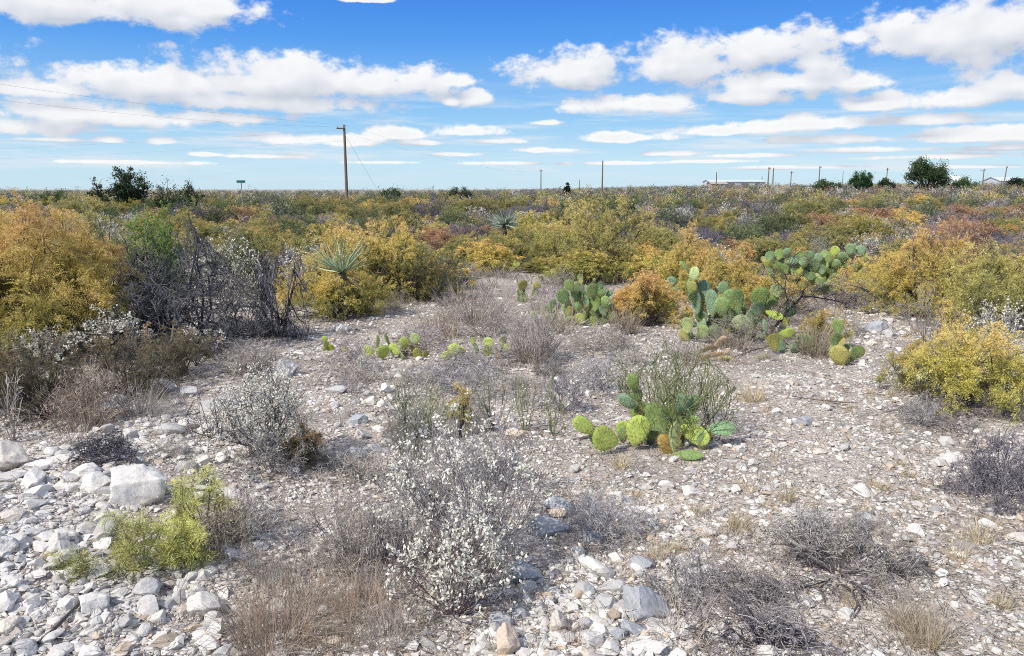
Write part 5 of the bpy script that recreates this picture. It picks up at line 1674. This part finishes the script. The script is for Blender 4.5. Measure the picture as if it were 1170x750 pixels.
DKG = [(0, (0.015, 0.025, 0.018)), (0.5, (0.04, 0.065, 0.035)), (1, (0.10, 0.13, 0.06))]
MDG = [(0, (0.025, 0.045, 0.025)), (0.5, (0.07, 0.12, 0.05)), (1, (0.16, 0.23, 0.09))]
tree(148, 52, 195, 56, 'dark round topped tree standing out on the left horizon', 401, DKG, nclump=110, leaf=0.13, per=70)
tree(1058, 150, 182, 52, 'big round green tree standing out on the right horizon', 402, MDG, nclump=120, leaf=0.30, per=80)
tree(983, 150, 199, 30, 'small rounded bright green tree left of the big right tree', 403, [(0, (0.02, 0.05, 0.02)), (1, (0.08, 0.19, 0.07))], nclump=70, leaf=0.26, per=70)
for (px, Yd, top, w, lab, sd) in [(195, 52, 211, 60, 'low dark green bush right of the dark round topped tree', 410), (110, 54, 210, 26, 'low green bush left of the dark round topped tree', 411), (215, 50, 209, 34, 'loose green bush further right of the dark tree', 412),
                                  (1012, 150, 206, 28, 'dark green hedge bush between the two right trees', 413), (1105, 150, 204, 40, 'dark low bushes right of the big round tree', 414), (1160, 160, 203, 24, 'dark bush at the far right under the sheds', 415), (945, 150, 207, 36, 'dark low bush under the far pole row', 416),
                                  (648, 110, 212.5, 8, 'thin little bush on the skyline between two lone poles', 417), (60, 60, 217, 40, 'green bush on the skyline at the far left', 418), (525, 90, 214, 40, 'dark green bush on the skyline right of the tall pole', 419), (445, 85, 215, 34, 'dark bush on the skyline just right of the tall pole', 421)]:
    tree(px, Yd, top, w, lab, sd, DKG if sd % 2 else MDG, 'horizon_bush', nclump=50, leaf=0.10 * Yd / 55 if Yd < 100 else 0.28, per=45, group='dark bushes on the skyline')


def pole(px, Yd, top, label, lean=0.0, arms=(), rad=0.14, insul=True, guy=None, extra=None):
    g0 = AT(px, Yd)
    H = float(Pd(px, top, Yd)[2]) - g0[2]
    root = obj('utility_pole', None, None, g0, 0, None)
    root.rotation_euler = (0, lean, 0)
    tag(root, label, 'utility pole', 'utility poles along the horizon')
    a = Geo()
    zs = np.linspace(-0.5, H, 6)
    pt = np.stack([0 * zs, 0 * zs, zs], 1)
    rr = np.linspace(rad, rad * 0.7, 6)
    a.add(*tubes(pt[:-1], pt[1:], rr[:-1], rr[1:], (1, 1, 1), 10))
    a.add(*tubes(np.array([[0, 0, H]]), np.array([[0, 0, H + 0.05]]), np.array([rad * 0.7]), np.array([0.005]), (1, 1, 1), 10))
    obj('post', a.mesh('post', M_POLE, True), root)
    for (dz, half, off, yaw) in arms:
        b = Geo()
        ax = np.array([math.cos(yaw), math.sin(yaw), 0])
        c = np.array([0, 0, H - dz]) + ax * off + np.array([-ax[1], ax[0], 0]) * -rad * 0.95
        b.add(*tubes((c - ax * half)[None], (c + ax * half)[None], np.array([0.08]), np.array([0.08]), (1, 1, 1), 4))
        arm = obj('crossarm', b.mesh('crossarm', M_POLE), root)
        if insul:
            for q in (-0.85, 0.85):
                i_ = Geo()
                p0 = c + ax * half * q + np.array([0, 0, 0.05])
                pr = np.array([[0, 0, 0], [0, 0, 0.08], [0, 0, 0.1], [0, 0, 0.16], [0, 0, 0.2]]) + p0
                rd = np.array([0.025, 0.03, 0.06, 0.05, 0.02])
                i_.add(*tubes(pr[:-1], pr[1:], rd[:-1], rd[1:], (1, 1, 1), 8))
                obj('insulator', i_.mesh('insulator', M_CERAM, True), arm)
    if guy is not None:
        w = Geo()
        q = np.array(guy) - np.array(g0)
        w.add(*tubes(np.array([[0, 0, H - 0.9]]), q[None], np.array([0.018]), np.array([0.018]), (1, 1, 1), 4))
        obj('guy_wire', w.mesh('guy_wire', M_WIRE), root)
    return g0 + np.array([0, 0, H])


YP = 80.0
gp = AT(444, YP - 4)
t0 = pole(396, YP, 143, 'tall wooden utility pole with a short side arm left of the middle', 0, ((0.35, 0.45, -0.3, 0.0),), 0.17, True, gp)
t1 = pole(618, 270, 194, 'lone thin pole left of the taller middle pole', 0, ((0.4, 0.7, 0, 0.5),), 0.22)
t2 = pole(688, 180, 184, 'taller lone pole in the middle of the skyline', 0, (), 0.2)
t3 = pole(662, 420, 206, 'tiny faint pole between the two lone middle poles', 0, (), 0.22)
for (px, Yd, top, lab, lean, arms) in [(818, 260, 197, 'thin pole in front of the long pale shed', 0, ()), (870, 330, 202, 'shortest pole left of the close pair on the right', 0, ()), (877, 230, 191, 'left pole of the close pair right of the shed', 0.01, ((0.4, 0.8, 0, 0.8),)), (882.5, 235, 192, 'right pole of the close pair right of the shed', 0, ()),
                                       (903, 300, 196, 'pole right of the close pair', 0, ((0.4, 0.8, 0, 0.3),)), (935, 260, 190, 'tall pole above the dark low bush', 0, ((0.4, 0.8, 0, 0.6),)), (962, 460, 196, 'faintest pole left of the small bright tree', 0, ()), (1012, 280, 192, 'pole between the two right trees', 0, ((0.5, 0.8, 0, 0.5),)),
                                       (1122, 270, 193, 'pole with an arm right of the big round tree', 0, ((0.5, 1.0, -0.5, 0),)), (1146, 260, 190, 'leaning pole at the far right', 0.07, ((0.5, 0.7, 0, 0.9),))]:
    pole(px, Yd, top, lab, lean, arms, 0.20, bool(arms))


def wire(a, b, sag, label, rad=0.005):
    a, b = np.array(a), np.array(b)
    t = np.linspace(0, 1, 33)[:, None]
    p = a + (b - a) * t + np.array([[0, 0, -1.0]]) * sag * 4 * t * (1 - t)
    rr = np.maximum(rad, p[:, 1] * 0.00004)
    g = Geo()
    g.add(*tubes(p[:-1] - a, p[1:] - a, rr[:-1], rr[1:], (1, 1, 1), 4))
    tag(obj('power_line', g.mesh('power_line', M_WIRE, True), None, a), label, 'wire', 'power lines strung from the poles')


aL = np.array([-0.68, 0, -0.2])
near = np.array([-40.0, 35.0, 9.4])
near = near if True else near
wire(t0, near + np.array([0, 0, 0.0]), 0.55, 'upper power line rising from the tall pole to the left')
wire(t0 + aL, near + np.array([0.3, 0, -1.1]), 0.75, 'lower power line rising from the tall pole to the left')
far = AT(-330, 95) + np.array([0, 0, 5.8])
wire(t0 + np.array([-.1, 0, -.5]), far, 0.4, 'power line dropping gently from the tall pole to the left')
far2 = AT(-330, 125) + np.array([0, 0, 5.6])
wire(t0 + np.array([0, 0, -1.6]), far2, 0.5, 'lowest faint power line left of the tall pole')
wire(t0, t1, 1.2, 'power line running from the tall pole to the lone thin pole')
wire(t0 + np.array([0, 0, -.8]), t1 + np.array([0, 0, -.6]), 1.4, 'lower power line between the tall pole and the lone thin pole')


def box_geo(g, c, s, rz=0.0):
    c, s = np.array(c, float), np.array(s, float) / 2
    v = np.array([(x, y, z) for x in (-1, 1) for y in (-1, 1) for z in (-1, 1)], float) * s
    ca, sa = math.cos(rz), math.sin(rz)
    v = np.stack([v[:, 0] * ca - v[:, 1] * sa, v[:, 0] * sa + v[:, 1] * ca, v[:, 2]], 1) + c
    g.add(v, np.array([(0, 1, 3, 2), (4, 6, 7, 5), (0, 4, 5, 1), (2, 3, 7, 6), (0, 2, 6, 4), (1, 5, 7, 3)]), (1, 1, 1))


# street sign
g0 = AT(276, 46)
root = obj('street_sign', None, None, g0)
tag(root, 'green street name sign on a thin post on the left skyline', 'street sign')
a = Geo()
top_z = float(Pd(276, 206, 46)[2]) - g0[2]
a.add(*tubes(np.array([[0, 0, -0.3]]), np.array([[0, 0, top_z]]), np.array([0.03]), np.array([0.03]), (1, 1, 1), 8))
obj('post', a.mesh('post', M_GALV, True), root)
a = Geo()
box_geo(a, (0, -0.035, top_z - 0.09), (0.52, 0.012, 0.17))
s_ = obj('sign_blade', a.mesh('sign_blade', M_SIGN), root)
a = Geo()
for z_ in (top_z - 0.012, top_z - 0.168):
    box_geo(a, (0, -0.043, z_), (0.51, 0.004, 0.01))
obj('border', a.mesh('border', M_ROOF), s_)


def shed(px, Yd, width_px, eave_py, ridge_py, label, depth=9.0, wallm=None, roofm=None, doors=2, rz=0.0, cat='building', name='metal_shed', raise_=0.0):
    g0 = AT(px, Yd)
    W = width_px * Yd / FPX
    e = float(Pd(px, eave_py, Yd)[2]) - g0[2]
    h = float(Pd(px, ridge_py, Yd)[2]) - g0[2]
    root = obj(name, None, None, g0, rz)
    tag(root, label, cat)
    d = depth / 2
    w = W / 2
    V = np.array([(-w, -d, -1), (w, -d, -1), (w, d, -1), (-w, d, -1), (-w, -d, e), (w, -d, e), (w, d, e), (-w, d, e), (-w, 0, h - 0.06), (w, 0, h - 0.06)], float)
    a = Geo()
    a.add(V, np.array([(0, 1, 5, 4), (2, 3, 7, 6)]), (1, 1, 1))
    a.add(V, np.array([(3, 0, 4, 8, 7), (1, 2, 6, 9, 5)]), (1, 1, 1))
    obj('wall', a.mesh('wall', wallm or M_WALL), root)
    o = 0.4
    sl = (h - e) / d
    R = np.array([(-w - o, -d - o, e - sl * o + .05), (w + o, -d - o, e - sl * o + .05), (w + o, 0, h), (-w - o, 0, h), (-w - o, d + o, e - sl * o + .05), (w + o, d + o, e - sl * o + .05)], float)
    a = Geo()
    a.add(R, np.array([(0, 1, 2, 3), (3, 2, 5, 4)]), (1, 1, 1))
    a.add(R - np.array([0, 0, 0.12]), np.array([(3, 2, 1, 0), (4, 5, 2, 3)]), (1, 1, 1))
    obj('roof', a.mesh('roof', roofm or M_ROOF), root)
    for k in range(doors):
        a = Geo()
        box_geo(a, (-w + W * (k + 0.5) / doors, -d - 0.03, e * 0.36), (min(3.2, W * 0.3), 0.05, e * 0.7))
        obj('door', a.mesh('door', M_DARKOPEN), root)


shed(838, 330, 61, 208.0, 205.8, 'long pale metal shed low on the skyline right of the middle', 12, doors=4)
shed(819, 300, 17, 210.3, 207.8, 'small tan house in front of the left end of the long shed', 7, M_TANWALL, M_TANWALL, 1, name='small_house')
shed(1149, 320, 34, 207, 202.5, 'pale shed at the far right of the skyline', 12, doors=2)
shed(1086, 300, 22, 207, 201, 'white peaked roof house just right of the big round tree', 8, M_WALL, plain_mat('white_sheet', (0.7, 0.74, 0.74), (0.76, 0.8, 0.8), 1.0), 1, rz=0.5, name='small_house')

# ================================================================ CAMERA, SUN, SKY
cam = bpy.data.cameras.new('camera')
cam.sensor_width = 36
cam.lens = 36 * FPX / PW
cam.clip_start = 0.05
cam.clip_end = 6000
co = bpy.data.objects.new('camera', cam)
COL.objects.link(co)
co.location = (0, 0, CAMZ)
co.rotation_euler = (math.pi / 2 - TH, 0, 0)
sc.camera = co

K = 1 / 0.15
SUN_EL, SUN_DIR = 44.0, np.array([-0.80, -0.62])   # from the left, a little behind the camera
sun = bpy.data.lights.new('sun', 'SUN')
sun.energy = 5.0
sun.angle = math.radians(0.6)
sun.color = (1.0, 0.93, 0.82)
so = bpy.data.objects.new('sun', sun)
COL.objects.link(so)
sd = unit(SUN_DIR)
dv = Vector((sd[0] * math.cos(math.radians(SUN_EL)), sd[1] * math.cos(math.radians(SUN_EL)), math.sin(math.radians(SUN_EL))))
so.rotation_euler = dv.to_track_quat('Z', 'Y').to_euler()
so.location = (0, 0, 30)

wd = bpy.data.worlds.new('World')
sc.world = wd
wd.use_nodes = True
nt = wd.node_tree
nt.nodes.clear()
out = nd(nt, 'ShaderNodeOutputWorld')
bg = nd(nt, 'ShaderNodeBackground')
bg.inputs['Strength'].default_value = 0.15
nt.links.new(bg.outputs[0], out.inputs[0])
sky = nd(nt, 'ShaderNodeTexSky', sky_type='NISHITA')
sky.sun_disc = False
sky.sun_elevation = math.radians(SUN_EL)
sky.sun_rotation = math.atan2(sd[0], sd[1])
sky.altitude = 300
sky.air_density = 1.0
sky.dust_density = 0.4
sky.ozone_density = 2.0
tc = nd(nt, 'ShaderNodeTexCoord')
dirv = tc.outputs['Generated']
sp = nd(nt, 'ShaderNodeSeparateXYZ')
nt.links.new(dirv, sp.inputs[0])
azim = math_(nt, 'ARCTAN2', sp.outputs[0], sp.outputs[1])
cb = nd(nt, 'ShaderNodeCombineXYZ')
nt.links.new(azim, cb.inputs[0])
nt.links.new(sp.outputs[2], cb.inputs[1])
UV = cb.outputs[0]

clouds = [  # photo pixels: cx, cy, half width, half height
    (60, 2, 125, 26), (175, 8, 100, 26), (250, 10, 42, 17), (205, 22, 30, 14),
    (55, 103, 60, 11), (170, 98, 110, 24), (310, 96, 130, 33), (420, 98, 110, 22), (515, 94, 38, 10), (290, 118, 150, 14),
    (110, 133, 120, 15), (250, 135, 72, 8), (20, 146, 70, 14),
    (544, 112, 21, 14), (516, 117, 10, 6),
    (370, 161, 80, 9), (452, 154, 38, 9), (482, 164, 34, 4), (535, 151, 44, 9), (565, 162, 36, 4),
    (123, 161, 19, 5), (187, 162, 15, 4), (240, 177, 22, 3),
    (655, 84, 78, 25), (770, 76, 100, 27), (880, 60, 90, 27), (930, 72, 42, 18),
    (735, 121, 95, 14), (850, 112, 66, 12), (900, 96, 100, 20), (975, 96, 36, 9),
    (1075, 44, 92, 32), (1160, 30, 90, 36), (980, 43, 20, 12),
    (1100, 112, 90, 14), (1165, 100, 60, 20), (1010, 122, 42, 7),
    (830, 150, 62, 8), (930, 143, 100, 10), (1050, 138, 62, 7),
    (715, 158, 68, 7), (1110, 156, 110, 9), (960, 160, 80, 6),
    (622, 141, 22, 4), (630, 172, 45, 4), (765, 176, 40, 3.5), (420, 0, 40, 4),
    (60, 160, 45, 3), (150, 186, 70, 2.6), (300, 179, 55, 3), (440, 186, 45, 2.6), (520, 177, 34, 3), (580, 187, 50, 2.6), (700, 187, 60, 3), (800, 185, 50, 2.6), (860, 178, 50, 3), (1000, 172, 70, 4), (1085, 179, 80, 4), (1150, 170, 45, 4), (900, 192, 70, 2.6), (1120, 191, 60, 2.6),
    (1280, 70, 90, 30), (-120, 60, 100, 26),
]


def dens_group():
    gt = bpy.data.node_groups.new('cloud_field', 'ShaderNodeTree')
    gt.interface.new_socket('uv', in_out='INPUT', socket_type='NodeSocketVector')
    gt.interface.new_socket('d', in_out='OUTPUT', socket_type='NodeSocketFloat')
    gi = nd(gt, 'NodeGroupInput')
    go = nd(gt, 'NodeGroupOutput')
    p = gi.outputs[0]
    acc = None
    for (cx, cy, hw, hh) in clouds:
        d = unit(ray(cx, cy))
        c = np.array([math.atan2(d[0], d[1]), d[2], 0])
        k = np.array([FPX / hw * 0.93, FPX / hh * 0.95, 0.0]) / 1.0
        q = vmath(gt, 'MULTIPLY_ADD', p, tuple(k), tuple(-c * k))
        q = vmath(gt, 'MAXIMUM', q, vmath(gt, 'MULTIPLY', q, (-1.0, -1.5, 0)))
        l = vmath(gt, 'LENGTH', q)
        if acc is None:
            acc = l
        else:
            acc = math_(gt, 'SMOOTH_MIN', acc, l, 0.25)
    gt.links.new(acc, go.inputs[0])
    return gt


DG = dens_group()


def field(v):
    n = nd(nt, 'ShaderNodeGroup')
    n.node_tree = DG
    nt.links.new(v, n.inputs[0])
    return n.outputs[0]


def billow(v, scale, detail, rough):
    return noise(nt, v, scale, detail, rough)


# noise stretched: finer toward the horizon, as the cloud deck recedes
sq = math_(nt, 'DIVIDE', 1.0, math_(nt, 'ADD', sp.outputs[2], 0.12))
UVs = vmath(nt, 'MULTIPLY', UV, (1.0, 1.5, 1.0))


def density(uv, uvs, fine):
    f = field(uv)
    b = math_(nt, 'SUBTRACT', billow(uvs, 16, 2.2, 0.5), 0.5)
    sm = math_(nt, 'ADD', math_(nt, 'SUBTRACT', 1.0, f), math_(nt, 'MULTIPLY', b, 1.9))
    if not fine:
        return sm, None
    b1 = math_(nt, 'SUBTRACT', billow(uvs, 48, 6, 0.62), 0.5)
    return sm, math_(nt, 'ADD', sm, math_(nt, 'MULTIPLY', b1, 1.35))


s0, d0 = density(UV, UVs, True)
SH = (-0.008, 0.017, 0)
UV1 = vmath(nt, 'ADD', UV, SH)
s1, _ = density(UV1, vmath(nt, 'MULTIPLY', UV1, (1.0, 1.5, 1.0)), False)
alpha = maprange(nt, d0, -0.05, 0.45)
lit = math_(nt, 'SUBTRACT', math_(nt, 'ADD', math_(nt, 'MULTIPLY', s0, 0.75), math_(nt, 'MULTIPLY', d0, 0.25)), math_(nt, 'MULTIPLY', s1, 0.85))
shade = maprange(nt, lit, -0.40, 0.58, 0.0, 1.0, False)
thick = maprange(nt, d0, 0.1, 1.1)
white = mixc(nt, shade, (0.60 * K, 0.64 * K, 0.73 * K), (1.0 * K, 1.0 * K, 1.0 * K))
white = mixc(nt, math_(nt, 'MULTIPLY', thick, 0.2), white, (0.62 * K, 0.65 * K, 0.71 * K))
# sky colour: clearer blue above, pale toward the horizon
rmp = nd(nt, 'ShaderNodeValToRGB')
el = rmp.color_ramp.elements
stops = [(0.0, (0.56, 0.77, 0.91)), (0.035, (0.52, 0.76, 0.93)), (0.085, (0.29, 0.59, 0.92)), (0.18, (0.07, 0.33, 0.88)), (0.25, (0.026, 0.20, 0.80)), (0.5, (0.07, 0.24, 0.66)), (1.0, (0.06, 0.19, 0.52))]
while len(el) < len(stops):
    el.new(0.5)
for e_, (p_, c_) in zip(el, stops):
    e_.position = p_
    e_.color = (*c_, 1)
nt.links.new(sp.outputs[2], rmp.inputs[0])
rs_ = vmath(nt, 'SCALE', rmp.outputs[0])
rs_.node.inputs['Scale'].default_value = K
skc = mixc(nt, 0.9, sky.outputs[0], rs_)
# clouds added overhead and behind, out of view, for white fill light
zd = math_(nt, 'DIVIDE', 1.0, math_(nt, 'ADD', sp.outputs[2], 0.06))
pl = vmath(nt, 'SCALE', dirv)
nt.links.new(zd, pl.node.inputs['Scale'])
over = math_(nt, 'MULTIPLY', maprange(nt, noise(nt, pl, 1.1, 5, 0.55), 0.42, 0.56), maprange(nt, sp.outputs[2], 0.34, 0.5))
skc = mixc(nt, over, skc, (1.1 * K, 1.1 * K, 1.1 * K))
# thin streaks low down
stv = vmath(nt, 'MULTIPLY', UV, (5.0, 60.0, 1.0))
stn = noise(nt, stv, 1.0, 6, 0.6)
band = math_(nt, 'MULTIPLY', maprange(nt, sp.outputs[2], 0.0, 0.03), maprange(nt, sp.outputs[2], 0.15, 0.06))
st = math_(nt, 'MULTIPLY', math_(nt, 'MULTIPLY', maprange(nt, stn, 0.46, 0.68), band), 0.8)
skc = mixc(nt, st, skc, (0.80 * K, 0.85 * K, 0.90 * K))
fin = mixc(nt, math_(nt, 'MULTIPLY', alpha, 0.97), skc, white)
bg2 = nd(nt, 'ShaderNodeBackground')
bg2.inputs['Strength'].default_value = 0.15
nt.links.new(fin, bg2.inputs['Color'])
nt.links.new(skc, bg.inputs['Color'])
reg = math_(nt, 'MULTIPLY', math_(nt, 'GREATER_THAN', sp.outputs[1], 0.2), math_(nt, 'LESS_THAN', sp.outputs[2], 0.40))
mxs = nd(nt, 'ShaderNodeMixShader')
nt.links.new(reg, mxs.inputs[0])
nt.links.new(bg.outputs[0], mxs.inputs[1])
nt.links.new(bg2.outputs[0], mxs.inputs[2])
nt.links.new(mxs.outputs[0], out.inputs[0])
try:
    wd.cycles.sampling_method = 'MANUAL'
    wd.cycles.sample_map_resolution = 256
except Exception:
    pass

sc.view_settings.view_transform = 'Standard'
sc.view_settings.look = 'None'
sc.view_settings.exposure = 0
sc.view_settings.gamma = 1
cy = sc.cycles
cy.max_bounces = 5
cy.diffuse_bounces = 3
cy.glossy_bounces = 1
cy.transmission_bounces = 2
cy.transparent_max_bounces = 4
cy.filter_width = 1.0
cy.use_denoising = False
print('objects', len(bpy.data.objects))
